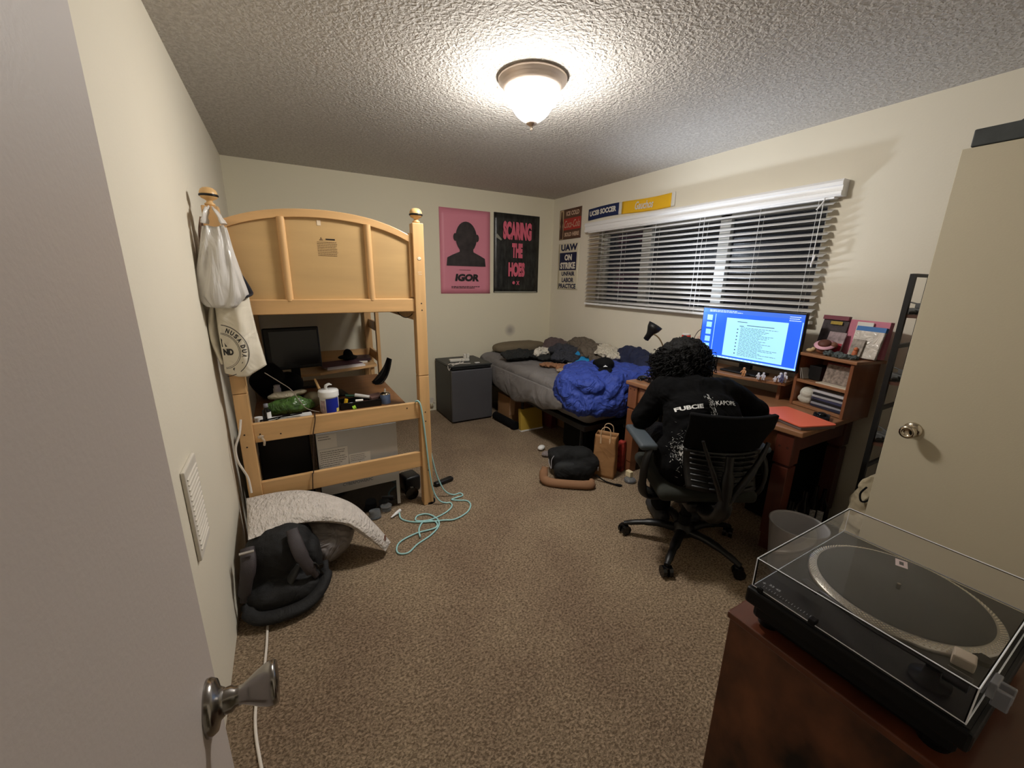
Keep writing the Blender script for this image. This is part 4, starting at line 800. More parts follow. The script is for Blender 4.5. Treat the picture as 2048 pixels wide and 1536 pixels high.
# ------------------------------------------------------------ office chair
HP = V((1.84, 1.20, 0)); F_ = V((.507, .862, 0)); R_ = V((.862, -.507, 0))
def L(f, r, z): p = HP+F_*f+R_*r; return V((p.x, p.y, z))
LX4 = frame(HP, F_, -R_, (0, 0, 1))      # local x forward, y to the sitter's left
cb = M('chair_black', (11, 11, 12), .42); cf = M('chair_fabric', (9, 9, 10), .85, spec=.15, bump=(400, .4, .002))
t = thing('office_chair', 'black ergonomic office chair on five casters that the person sits in', 'office chair', (1.885, 1.285, 0))
m = MB(LX4)
def backf(u, v):
    r = .030+(u-.5)*(.33+.07*v); z = .50+.40*v; f = -.205+.055*math.sin(PI*min(1, v*1.2))-.030*v**2+.10*(2*u-1)**2*.55
    return V((f, -r, z+.0*u))
m.surf(lambda u, v: backf(u, v*.50), 20, 12); m.build('backrest', cb, t, solid=.012)
m = MB(LX4); m.surf(lambda u, v: backf(.5+(u-.5)*1.05, .50+.5*v)+V((-.004, 0, .0)), 20, 12); m.build('upper_back_panel', cf, t, solid=-.026, bevel=.008)
m = MB(LX4)
for i in range(7):
    v = .06+i*.065
    for s_ in (-1, 1):
        for j in range(2):
            a = [backf(.5+s_*(.04+.21*j+.19*k/4), v+.012*math.sin(PI*k/4))+V((-.020-.010*math.sin(PI*k/4), 0, 0)) for k in range(5)]
            m.tube(a, .010, 6, flat=.6)
m.build('back_ribs', M('chair_rib', (17, 17, 18), .45), t)
m = MB(); m.tube([L(-.02, 0, .36), L(-.16, .0, .35), L(-.255, 0, .43), L(-.262, 0, .56), L(-.25, 0, .72)], [.040, .045, .040, .030, .020], 10, 6, .7); m.build('spine', cb, t)
for s_ in (-1, 1):
    m = MB(); m.tube([L(-.258, 0, .47), L(-.248, .02+.07*s_, .60), L(-.232, .03+.12*s_, .70), L(-.222, .03+.15*s_, .78)], [.026, .022, .016, .012], 8, 5, .6); m.build('back_arm', cb, t)
m = MB(LX4); m.box((.12, 0, .435), (.50, .50, .07), bev=.032, seg=4); m.build('seat', M('seat_fabric', (34, 36, 30), .9, bump=(400, .4, .002)), t)
m = MB(LX4); m.box((.10, 0, .385), (.34, .30, .05), bev=.02, seg=3); m.box((.02, 0, .345), (.22, .16, .06), bev=.02, seg=3); m.build('seat_mechanism', cb, t)
for s_ in (-1, 1):
    m = MB(); m.tube([L(.00, .275*s_, .655), L(-.03, .305*s_, .60), L(-.035, .315*s_, .50), L(-.01, .30*s_, .40), L(.03, .24*s_, .345), L(.05, .10*s_, .345)], [.020, .020, .022, .026, .024, .022], 10, 6, .6)
    m.tube([L(-.032, .310*s_, .52), L(.06, .285*s_, .45), L(.10, .27*s_, .385), L(.06, .22*s_, .345)], [.016, .014, .016, .020], 8, 5, .6); m.build('arm_support', cb, t)
    m = MB(frame(L(.135, .272*s_, .655), F_, -R_, (0, 0, 1))); m.box((0, .02*-s_, .0), (.32, .095, .035), bev=.016, seg=4); m.build('armrest', M('armrest_grey', (62, 70, 76), .6), t)
m = MB(); m.cyl((1.885, 1.285, .10), (1.885, 1.285, .34), .026, n=20); m.cyl((1.885, 1.285, .10), (1.885, 1.285, .20), .034, n=20); m.build('gas_column', blackm, t)
m = MB(); m.lathe([(.05, .075), (.062, .09), (.058, .125), (.034, .145)], (1.885, 1.285, 0), 28); hub = m.build('base_hub', cb, t)
for an in (133, 205, 276, 346, 60):
    a = math.radians(an); dx, dy = math.cos(a), math.sin(a); R0 = .325
    m = MB(); m.tube([(1.885+dx*.04, 1.285+dy*.04, .105), (1.885+dx*.15, 1.285+dy*.15, .112), (1.885+dx*.26, 1.285+dy*.26, .092), (1.885+dx*(R0+.005), 1.285+dy*(R0+.005), .070)], [.030, .026, .020, .016], 10, 5, .75)
    lg = m.build('base_leg', cb, t)
    cx, cy = 1.885+dx*R0, 1.285+dy*R0
    m = MB()
    for s_ in (-1, 1):
        q = V((-math.sin(a+.7), math.cos(a+.7), 0))*s_
        m.cyl(V((cx, cy, .030))+q*.007, V((cx, cy, .030))+q*.026, .030, n=22)
    m.cyl((cx, cy, .03), (cx, cy, .075), .009, n=10); m.box((cx, cy, .052), (.035, .035, .018), bev=.006); m.build('caster', blackg, lg)

# ------------------------------------------------------------ person
skin = M('skin', (176, 128, 100), .5)
t = thing('person', 'person with big curly black hair in a black printed shirt, hunched at the desk', 'person', (1.84, 1.20, 0))
hc = L(.405, 0, 1.035)
eR, wR = V((2.255, 1.19, .80)), V((2.39, 1.405, .778)); eL, wL = V((1.745, 1.545, .722)), V((2.0, 1.590, .845))
sR, sL = L(.215, .175, .905), L(.215, -.175, .905)
b = MB()
b.cap_(L(.02, -.07, .57), L(.02, .07, .57), .115, .115); b.cap_(L(.03, 0, .60), L(.10, 0, .76), .125, .125); b.cap_(L(.10, 0, .76), L(.20, 0, .86), .115, .085)
b.cap_(L(.20, -.14, .90), L(.20, .14, .90), .062, .062); b.cap_(L(.255, 0, .905), L(.345, 0, .985), .050, .052)
for s_, sh, e, w_ in ((1, sR, eR, wR), (-1, sL, eL, wL)):
    b.cap_(sh, e, .052, .042); b.cap_(e, w_, .041, .027)
    b.cap_(L(.05, .09*s_, .56), L(.46, .02+.10*s_, .55), .085, .060); b.cap_(L(.46, .02+.10*s_, .55), L(.32, .04+.10*s_, .10), .056, .036); b.cap_(L(.31, .04+.10*s_, .055), L(.46, .05+.11*s_, .035), .038, .030)
# head, tilted down
HM = frame(hc, F_*.80+V((0, 0, -.60)), -R_, F_*.60+V((0, 0, .80)))
b.T = HM; b.ball((0, 0, .02), (.098, .078, .105), n=22, m=16); b.ball((.035, 0, -.055), (.062, .056, .055)); b.ball((.098, 0, -.015), (.020, .014, .022)); b.ball((.100, 0, -.028), (.014, .018, .010))
for s_ in (-1, 1): b.ball((.0, .080*s_, -.01), (.018, .010, .030), RZ(12*s_)); b.ball((.082, .030*s_, .012), (.012, .016, .009))
b.ball((.082, 0, -.062), (.014, .022, .007)); b.ball((.082, 0, -.073), (.013, .019, .007)); b.T = I3
body = b.build('body', skin, t, soft=(.0075, 3))
def hand(w_, dirv, up_, curl, side):
    d = dirv.normalized(); s_ = d.cross(up_).normalized(); u_ = s_.cross(d).normalized(); m = MB()
    m.cap_(w_-d*.01, w_+d*.03, .026, .024)
    for k in range(4):
        o = (k-1.5)*.019; base = w_+d*.070+s_*o; ln = (.040, .046, .043, .033)[k if side > 0 else 3-k]
        m.cap_(w_+d*.015+s_*o*.7, base, .0145, .0115, 10)
        c1 = (d*math.cos(curl)-u_*math.sin(curl)); p1 = base+c1*ln; c2 = (d*math.cos(curl*2.1)-u_*math.sin(curl*2.1)); p2 = p1+c2*ln*.62; c3 = (d*math.cos(curl*2.9)-u_*math.sin(curl*2.9)); p3 = p2+c3*ln*.5
        m.cap_(base, p1, .0098, .0088, 10); m.cap_(p1, p2, .0088, .0080, 10); m.cap_(p2, p3, .0080, .0068, 10)
    th = w_+d*.022+s_*(-.026*side); t1 = th+(d*.7-s_*side*.7).normalized()*.036; t2 = t1+(d*.9-s_*side*.25-u_*.25).normalized()*.028
    m.cap_(w_+d*.008-s_*.012*side, th, .015, .014, 10); m.cap_(th, t1, .0125, .0105, 10); m.cap_(t1, t2, .0105, .0085, 10)
    return m
hR = hand(wR, V((.06, .09, -.004)), V((0, 0, 1)), .45, 1); hL = hand(wL, (hc+F_*.06-R_*.075+V((0, 0, -.02))-wL), -R_*1.0+V((0, 0, .2)), .5, -1)
hR.build('hand', skin, t, soft=(.0028, 1)); hL.build('hand', skin, t, soft=(.0028, 1))
m = MB(HM)
for s_ in (-1, 1): m.ball((.090, .030*s_, .013), (.008, .011, .007))
m.build('eyes', M('eye_white', (220, 216, 210), .2), t)
m = MB(HM)
for s_ in (-1, 1): m.ball((.0965, .030*s_, .013), (.003, .005, .005))
m.build('pupils', blackg, t)
shirtm = M('black_shirt', (7, 7, 8), .9, spec=.12, fold=(5, .7, .05), bump=(400, .2, .002))
s = MB()
s.cap_(L(.00, -.10, .57), L(.00, .10, .57), .135, .135); s.cap_(L(.01, -.06, .64), L(.08, -.05, .80), .145, .145); s.cap_(L(.01, .06, .64), L(.08, .05, .80), .145, .145); s.cap_(L(.085, -.06, .78), L(.175, -.07, .875), .14, .115); s.cap_(L(.085, .06, .78), L(.175, .07, .875), .14, .115); s.cap_(L(.085, 0, .78), L(.18, 0, .885), .145, .115)
s.cap_(L(.19, -.15, .895), L(.19, .15, .895), .088, .088); s.cap_(L(.20, 0, .905), L(.275, 0, .935), .092, .076)
for sh, e, w_ in ((sR, eR, wR), (sL, eL, wL)):
    s.cap_(sh, e, .078, .064); s.cap_(e, e.lerp(w_, .85), .062, .046)
s.ball(L(.02, -.16, .60), (.09, .09, .12)); s.ball(L(.02, .16, .60), (.09, .09, .12))
shirt = s.build('shirt', shirtm, t, soft=(.011, 4, .022, .09))
m = MB()
for s_ in (-1, 1):
    m.cap_(L(.03, .085*s_, .56), L(.46, .02+.10*s_, .55), .108, .078); m.cap_(L(.46, .02+.10*s_, .55), L(.33, .04+.10*s_, .13), .074, .058)
m.cap_(L(.0, -.08, .565), L(.0, .08, .565), .122, .122); m.build('trousers', M('dark_trousers', (12, 12, 14), .9, spec=.15, fold=(8, .6, .03)), t, soft=(.011, 3, .02, .08))
for s_ in (-1, 1):
    m = MB(); m.cap_(L(.29, .04+.10*s_, .060), L(.48, .05+.112*s_, .042), .048, .040); m.box(L(.39, .045+.105*s_, .012), (.03, .03, .016)); m.build('sneaker', M('sneaker_dark', (40, 40, 42), .6), t, soft=(.006, 2))
# hair
hairm = M('curly_black_hair', (8, 7, 7), .65, spec=.25, cn=(60, .5), bump=(90, .6, .01))
m = MB(); m.ball(hc+V((-.01, -.01, .035)), (.128, .128, .115), n=26, m=18, nz=(14, .18)); m.ball(hc+R_*-.05-F_*.04+V((0, 0, -.035)), (.105, .10, .100), nz=(14, .2)); m.ball(hc+R_*.06-F_*.02+V((0, 0, -.02)), (.095, .10, .095), nz=(14, .2)); m.ball(hc-R_*.095-F_*.03+V((0, 0, -.075)), (.075, .075, .085), nz=(14, .2))
m.build('hair', hairm, t, soft=(.010, 2, .03, .03))
m = MB(); rnd = random.Random(5)
for i in range(760):
    th = rnd.uniform(0, 2*PI); ph = math.acos(rnd.uniform(-.62, 1)); n_ = V((math.sin(ph)*math.cos(th), math.sin(ph)*math.sin(th), math.cos(ph)))
    if n_.dot(F_) > .55 and n_.z < .2: continue
    base = hc+V((0, 0, .012))-F_*.012+V((n_.x*.135, n_.y*.135, n_.z*.125))+(-R_*.03+V((0, 0, -.03)))*(1 if n_.dot(R_) < -.3 else 0); ax = (n_*.55+V((0, 0, -.75))+V((rnd.uniform(-.4, .4), rnd.uniform(-.4, .4), 0))).normalized()
    s1 = ax.orthogonal().normalized(); s2 = ax.cross(s1); ln = rnd.uniform(.035, .080); R1 = rnd.uniform(.008, .015); p0 = rnd.uniform(0, 6.28); tw = rnd.uniform(7, 12)
    m.tube([base+ax*ln*q/11+(s1*math.cos(p0+tw*q/11)+s2*math.sin(p0+tw*q/11))*R1 for q in range(12)], .0026, 4)
o = m.build('hair_curls', hairm, t); o['kind'] = 'stuff'
# print on the back of the shirt, laid onto the cloth
dg = bpy.context.evaluated_depsgraph_get(); dg.update(); ev = shirt.evaluated_get(dg); me = ev.to_mesh()
bvh = BVHTree.FromPolygons([OFF[shirt.name]+v.co for v in me.vertices], [tuple(p.vertices) for p in me.polygons]); ev.to_mesh_clear()
BN = (F_*.85+V((0, 0, -.52))).normalized(); BU = V((0, 0, 1))-BN*BN.z; BU.normalize(); BR = BU.cross(-BN).normalized()
BO = L(-.10, 0, .865)-BN*.5
def onback(m, name, mt, off=.003):
    vs = []
    for p in m.v:
        o_ = BO+BR*p.x+BU*p.y; h_ = bvh.ray_cast(o_, BN)
        vs.append((h_[0]-BN*off) if h_[0] else o_+BN*.5)
    m.v = vs; return m.build(name, mt, t)
pw = M('shirt_print_white', (206, 206, 204), .7); pg = M('shirt_print_grey', (160, 160, 158), .8, cn=(60, .7))
m = MB(); put_text(m, 'FUBCIE', -.165, -.045, .052, .075, RZ(4), .04); put_text(m, 'KAPOPIE', .022, .130, .064, .088, RZ(3), .0)
onback(m, 'shirt_lettering', pw)
m = MB(); rnd = random.Random(3)
for i in range(150):
    u = rnd.random(); x = -.008+.03*u+rnd.gauss(0, .010); y = .125-.235*u; a = rnd.uniform(-.4, .4); l_ = rnd.uniform(.004, .016); w_ = rnd.uniform(.0008, .0022)
    dx, dy = math.sin(a)*l_, math.cos(a)*l_; m.add([(x-w_, y, 0), (x+w_, y, 0), (x+dx+w_*.3, y+dy, 0), (x+dx, y+dy, 0)], [(0, 1, 2, 3)])
for i in range(230):
    x = -.150+rnd.gauss(0, .024); y = -.165+rnd.gauss(0, .045); a = rnd.uniform(-1.5, 1.5); l_ = rnd.uniform(.004, .016); w_ = rnd.uniform(.0008, .002)
    dx, dy = math.sin(a)*l_, math.cos(a)*l_; m.add([(x-w_, y, 0), (x+w_, y, 0), (x+dx+w_*.3, y+dy, 0), (x+dx, y+dy, 0)], [(0, 1, 2, 3)])
onback(m, 'shirt_graphic', pg)
m = MB(); m.poly([(-.135+.016*math.cos(a), -.115+.011*math.sin(a)) for a in [i*PI/6 for i in range(12)]], .0001); put_text(m, 'W', -.165, -.140, -.185, -.162, I3, .05); onback(m, 'shirt_emblem', pw, .0045)

# ------------------------------------------------------------ things on the desk
t = thing('laptop', 'salmon orange laptop with rounded corners lying closed on the desk', 'laptop', (2.435, 1.09, .75))
XX = T(2.435, 1.085, .750) @ RZ(-19)
m = MB(XX); m.box((0, 0, .0095), (.215, .315, .019), bev=.004); m.build('base', M('laptop_grey', (110, 96, 92), .4), t)
m = MB(XX)
def rr(w_, h_, r, n=5):
    return [(sx*(w_/2-r)+r*math.cos(a), sy*(h_/2-r)+r*math.sin(a)) for sx, sy, a0 in ((1, 1, 0), (-1, 1, PI/2), (-1, -1, PI), (1, -1, 1.5*PI)) for a in [a0+i*PI/2/n for i in range(n+1)]]
m.poly(rr(.225, .325, .02), .006, T(0, 0, .0192)); m.build('lid', M('salmon_cover', (232, 112, 84), .4), t)
m = MB(T(2.345, 1.275, .750) @ RZ(-25)); m.box((0, 0, .002), (.21, .28, .003)); tag(m.build('paper_sheet', white), 'white paper on the desk between the person and the orange laptop', 'paper')
m = MB(T(2.385, 2.15, .75)); m.ball((0, 0, .014), (.052, .030, .020)); m.box((0, 0, .003), (.09, .05, .006), bev=.002); tag(m.build('computer_mouse', blackg, soft=(.003, 2)), 'glossy black mouse at the left front corner of the desk', 'mouse')
m = MB(T(2.40, 2.02, .75) @ RZ(-12)); m.box((0, 0, .008), (.12, .16, .016), bev=.004); tag(m.build('wallet', M('brown_black_leather', (56, 40, 36), .5)), 'dark brown flat wallet on the desk behind the black mouse', 'wallet')
m = MB(T(2.60, 1.02, .75) @ RZ(20)); m.box((0, 0, .012), (.11, .08, .024), bev=.008, seg=3); m.ball((.01, 0, .026), (.03, .025, .012)); tag(m.build('game_controller', blackg), 'small glossy black gadget on the desk in front of the pine shelf unit', 'gadget')
m = MB(T(2.54, 1.60, .75)); m.box((0, 0, .012), (.14, .44, .022), bev=.005); tag(m.build('keyboard', black), 'black keyboard on the big desk in front of the lit monitor', 'keyboard')
# gooseneck lamp, switched on and turned up towards the window
t = thing('desk_lamp', 'black gooseneck desk lamp turned upward beside the person', 'desk lamp', (2.56, 2.12, .75))
m = MB(); m.lathe([(.07, 0), (.07, .012), (.03, .022), (.012, .03)], (2.56, 2.12, .75), 30); m.build('base', black, t)
m = MB(); m.tube([(2.56, 2.12, .775), (2.565, 2.115, .88), (2.56, 2.125, .98), (2.545, 2.155, 1.05), (2.53, 2.19, 1.085), (2.515, 2.225, 1.095)], .0055, 10, 8); m.build('gooseneck', M('gooseneck_brass', (120, 96, 66), .35, .7), t)
la = V((.25, -.30, .72)).normalized(); lo = V((2.50, 2.262, 1.045)); q = la.to_track_quat('Z', 'Y').to_matrix().to_4x4()
m = MB(T(*lo) @ q); m.lathe([(.001, -.006), (.022, 0), (.024, .045), (.030, .062), (.050, .10), (.058, .135), (.0555, .135), (.047, .10), (.027, .064), (.018, .05), (.001, .05)], n=32); m.build('lamp_shade', M('lamp_shade_black', (9, 9, 10), .5), t)
m = MB(T(*lo) @ q); m.ball((0, 0, .085), (.018, .018, .024)); m.build('bulb', M('cool_bulb', (226, 236, 255), .4, emit=12), t)
ld = bpy.data.lights.new('desk_lamp_bulb', 'SPOT'); ld.energy = LAMP2_W; ld.color = (.80, .88, 1.0); ld.shadow_soft_size = .035; ld.spot_size = math.radians(120); ld.spot_blend = 1.0
lo2 = bpy.data.objects.new('desk_lamp_bulb', ld); C.objects.link(lo2); lo2.matrix_world = T(*(lo+la*.137)) @ (-la).to_track_quat('Z', 'Y').to_matrix().to_4x4()
# things behind the head on the riser
m = MB(); m.box((2.84, 2.13, .955), (.09, .11, .148), bev=.004); tag(m.build('carton', M('cream_carton', (214, 196, 168), .6, cn=(40, .2))), 'cream carton on the left end of the monitor shelf', 'carton')
t = thing('pill_bottle', 'orange bottle with a white and red cap on the cream carton left of the monitor', 'bottle', (2.84, 2.15, 1.03))
m = MB(); m.cyl((2.84, 2.15, 1.030), (2.84, 2.15, 1.062), .036, n=24); m.build('body', M('bottle_orange', (236, 130, 50), .4), t)
m = MB(); m.cyl((2.84, 2.15, 1.063), (2.84, 2.15, 1.078), .034, n=24); m.build('red_ring', M('bottle_red', (214, 52, 40), .4), t)
m = MB(); m.cyl((2.84, 2.15, 1.079), (2.84, 2.15, 1.088), .032, n=24); m.build('cap', wp, t)
m = MB(); m.box((2.90, 2.00, .98), (.06, .14, .20), RZ(8), bev=.004); tag(m.build('tissue_box', M('pale_box', (216, 190, 176), .6, cn=(30, .25))), 'pale pinkish box on the monitor shelf behind the person\'s hair', 'box')
m = MB(); m.tube([(2.86, 2.10, 1.035), (2.84, 2.06, 1.10), (2.80, 2.0, 1.14), (2.79, 1.94, 1.165)], .0025, 6, 5); tag(m.build('cable', blackm), 'thin black cable rising behind the left edge of the lit monitor', 'cable')
def figure(x, y, z, h, c, name, lb, grp=None):
    m = MB(T(x, y, z)); k = h/.06
    for s_ in (-1, 1): m.cap_((0, .007*k*s_, .005*k), (0, .006*k*s_, .024*k), .0055*k, .0055*k, 8); m.cap_((0, .011*k*s_, .038*k), (-.008*k, .016*k*s_, .026*k), .004*k, .0035*k, 8)
    m.cap_((0, 0, .026*k), (0, 0, .040*k), .010*k, .009*k, 10); m.ball((0, 0, .053*k), .0085*k, n=12, m=8)
    return tag(m.build(name, M('fig_%s' % c[0], c[1], .4)), lb, 'figurine', grp)
ctan = ('tan', (206, 150, 104)); cwh = ('white', (226, 226, 236)); cdk = ('blue_grey', (90, 92, 130))
figure(2.665, 1.535, .881, .062, ctan, 'figurine', 'tan little figurine standing alone under the middle of the lit monitor')
G = 'little white figurines along the monitor shelf'
for x, y, h_, c, lb in ((2.672, 1.44, .045, cwh, 'white figurine, left one of the pair right of the tan figurine'), (2.685, 1.415, .050, cwh, 'white figurine, right one of the pair right of the tan figurine'), (2.705, 1.352, .036, cwh, 'squat white figurine at the left of the cluster beside the pine shelf unit'), (2.722, 1.330, .062, cwh, 'taller white figurine, left one in the cluster beside the pine shelf unit'), (2.745, 1.316, .066, cwh, 'tallest white figurine at the right of the cluster beside the pine shelf unit'), (2.716, 1.318, .052, cdk, 'blue grey figurine in front of the white cluster by the shelf unit'), (2.64, 1.745, .050, cwh, 'white figurine beside the curly hair at the left of the monitor shelf')):
    figure(x, y, .881, h_, c, 'figurine', lb, G)
# hutch contents (local frame of the hutch)
def hbox(name, lb, cat, c, d, col, rot=None, bev=.0015, grp=None, **k):
    m = MB(HX); m.box(c, d, rot, bev=bev); return tag(m.build(name, M(name+'_%d_%d_%d' % col, col, .45, **k)), lb, cat, grp)
dv = [((44, 46, 66), 'bottom'), ((150, 150, 158), 'second from the bottom'), ((28, 28, 32), 'third from the bottom'), ((60, 62, 90), 'fourth from the bottom'), ((170, 170, 174), 'fifth from the bottom'), ((34, 34, 40), 'second from the top'), ((196, 196, 200), 'topmost')]
for i, (c, pos) in enumerate(dv):
    hbox('disc_case', 'disc case in the pine shelf unit, %s of the stack' % pos, 'disc case', (.085, .115-.002*(i % 3), .030+.0145*i), (.135, .19, .013), c, RZ((-2, 3, 0, -4, 2, 1, -2)[i]), grp='stacked disc cases')
capw = M('cap_white', (206, 204, 192), .85, fold=(14, .4, .02))
m = MB(HX); m.ball((.060, .255, .085), (.055, .050, .042)); m.ball((.035, .262, .045), (.020, .045, .032), RY(-25)); tag(m.build('cap', capw, soft=(.005, 3)), 'white cap tucked in the lower left of the pine shelf unit', 'cap')
hbox('comic_book', 'patterned comic book standing in the upper right of the pine shelf unit', 'comic book', (.07, .105, .228), (.016, .175, .112), (136, 122, 112), RY(10), cn=(60, .5))
hbox('comic_book', 'red edged comic book behind the patterned one in the pine shelf unit', 'comic book', (.095, .118, .230), (.012, .19, .116), (140, 60, 62), RY(8), cn=(60, .3))
hbox('paper_pad', 'cream paper pad lying under the comic books in the pine shelf unit', 'paper pad', (.065, .10, .172), (.12, .19, .006), (214, 204, 184))
hbox('camera_bag', 'black box in the middle of the upper shelf of the pine shelf unit', 'box', (.10, .245, .215), (.10, .075, .085), (18, 17, 18))
for i, (y, a) in enumerate(((.300, -16), (.288, -20))): hbox('card', ('left one of two grey cards leaning in the upper left of the shelf unit', 'right one of two grey cards leaning in the upper left of the shelf unit')[i], 'card', (.035, y, .206), (.06, .004, .068), (150, 146, 138), RX(a))
# on top of the hutch
hbox('comic_book', 'dark comic book with a maroon top edge standing on the shelf unit', 'comic book', (.150, .262, .450), (.012, .15, .225), (62, 54, 56), RY(10), cn=(24, .6))
o = bpy.data.objects['comic_book.002']
m = MB(HX @ T(.142, .262, .45) @ RY(10)); m.box((-.003, 0, .100), (.014, .15, .024)); m.build('maroon_strip', M('maroon_strip', (120, 60, 72), .5), o)
m = MB(HX @ T(.142, .262, .45) @ RY(10) @ frame((-.0095, .0, .058), (0, -1, 0), (0, 0, 1), (-1, 0, 0))); lines_text(m, -.02, .05, 0, .024, 1, I3, .8, .05); m.build('yellow_title', M('title_yellow', (176, 150, 60), .5), o)
hbox('photo_card', 'small framed card with a red lower half leaning on the dark comic book', 'card', (.118, .215, .405), (.008, .10, .13), (150, 132, 134), RY(14), cn=(30, .5))
m = MB(HX @ T(.1125, .215, .395) @ RY(14)); m.box((0, 0, -.025), (.006, .094, .070)); m.build('red_half', M('card_red', (168, 32, 52), .5), bpy.data.objects['photo_card'])
hbox('pink_box', 'pink carton standing at the back of the shelf unit top', 'box', (.175, .085, .445), (.03, .21, .205), (208, 128, 148), RY(4), cn=(9, .12))
hbox('note_card', 'white note card on top of the pink carton', 'card', (.150, .095, .485), (.004, .085, .11), (222, 218, 208), RY(6))
t = thing('toy_package', 'clear bagged toy with a blue header card on the shelf unit', 'toy package', (2.80, 1.0, 1.09))
m = MB(HX); m.box((.120, .045, .425), (.016, .145, .165), RY(12), bev=.004); m.build('clear_bag', M('clear_bag', (214, 206, 196), .12, fold=(20, .8, .02), cn=(14, .25)), t)
m = MB(HX); m.box((.138, .045, .505), (.018, .148, .026), RY(12)); m.build('blue_header', M('header_blue', (56, 112, 176), .5), t)
m = MB(HX); m.box((.095, .075, .395), (.006, .065, .105), RY(14)); m.build('inner_card', M('inner_card', (150, 140, 130), .5, cn=(40, .5)), t)
m = MB(HX); m.cap_((.080, .068, .355), (.082, .068, .375), .014, .012); m.ball((.082, .066, .392), (.011, .011, .012)); tag(m.build('figurine', M('toy_orange', (196, 110, 70), .5)), 'orange red little toy in front of the clear toy package', 'figurine')
t = thing('figurine', 'brown seated toy figure with a wide pink hat brim on the shelf unit', 'figurine', (2.76, 1.17, 1.09))
m = MB(HX); m.ball((.06, .225, .358), (.035, .045, .022), n=16); m.cap_((.055, .235, .362), (.058, .228, .385), .022, .020); m.ball((.075, .185, .395), (.018, .020, .020)); m.build('body', M('toy_brown', (116, 72, 52), .5), t)
m = MB(HX @ T(.055, .222, .392) @ RX(12) @ RY(-25)); m.lathe([(.052, 0), (.054, .004), (.03, .008), (.001, .009)], n=26); m.build('hat_brim', M('toy_pink', (226, 172, 188), .5), t)
m = MB(HX @ T(.050, .222, .402) @ RX(12) @ RY(-25)); m.ball((0, 0, 0), (.034, .034, .020)); m.build('hat_crown', M('toy_crown', (92, 52, 40), .6), t)
m = MB(HX); m.ball((.030, .285, .352), (.022, .020, .012)); m.ball((.035, .27, .362), (.012, .012, .012)); tag(m.build('figurine', M('toy_cream', (196, 172, 130), .5)), 'small cream and black toy at the left front corner of the shelf unit', 'figurine')
cloth('rag', 'crumpled grey green cloth lying at the front of the shelf unit top', 'cloth', fab('rag_grey', (84, 92, 92), 24, 1), [(tuple(HX @ V((.04, .150, .350))), (.035, .06, .014), RZ(14)), (tuple(HX @ V((.03, .075, .348))), (.03, .06, .012), RZ(14))], (.004, 2, .02, .02))
# under the desk
t = thing('computer_tower', 'black computer tower in the shade under the desk', 'computer', (2.76, 1.21, 0))
MB().box((2.76, 1.22, .265), (.36, .23, .51), bev=.008).build('case', blackm, t)
m = MB(); m.box((2.5785, 1.22, .30), (.003, .16, .30)); m.build('front_panel', blackg, t)
rnd = random.Random(2)
def bottle(x, y, z, h, r, lc, lb, lean=0):
    t = thing('bottle', lb, 'bottle', (x, y, z))
    X = T(x, y, z) @ RX(lean)
    MB(X).lathe([(r*.9, 0), (r, .006), (r, h*.66), (r*.45, h*.80), (r*.40, h)], n=18).build('body', M('dark_bottle_glass', (26, 22, 22), .15), t)
    m = MB(X); m.rings([[V((r*1.03*math.cos(a), r*1.03*math.sin(a), zz)) for a in [2.0+k*.2 for k in range(12)]] for zz in (h*.18, h*.55)], closed=False, cap=False); m.build('bottle_label', M('blabel_%d_%d_%d' % lc, lc, .5, cn=(90, .5)), t)
for k, (x, y, h_, r, lc, lb) in enumerate(((2.52, 1.035, .24, .030, (230, 110, 104), 'dark bottle with a pinkish label under the desk by the bin'), (2.60, 1.01, .30, .036, (200, 204, 200), 'dark bottle with a wide grey label under the desk'), (2.66, .985, .33, .026, (186, 186, 186), 'dark slim bottle with a narrow grey label under the desk'), (2.72, .965, .30, .026, (240, 240, 240), 'dark bottle with a pale label nearest the wall under the desk'))):
    bottle(x, y, .0, h_, r, lc, lb)
# ------------------------------------------------------------ waste bin
m = MB(); m.lathe([(.098, .004), (.128, .280), (.131, .286), (.131, .290), (.125, .290), (.122, .280), (.094, .008), (.001, .008)], (2.205, .860, 0), 48, cap=True)
tag(m.build('waste_bin', M('bin_plastic', (176, 174, 176), .4, trans=.15)), 'pale grey round plastic waste bin beside the desk leg', 'waste bin')
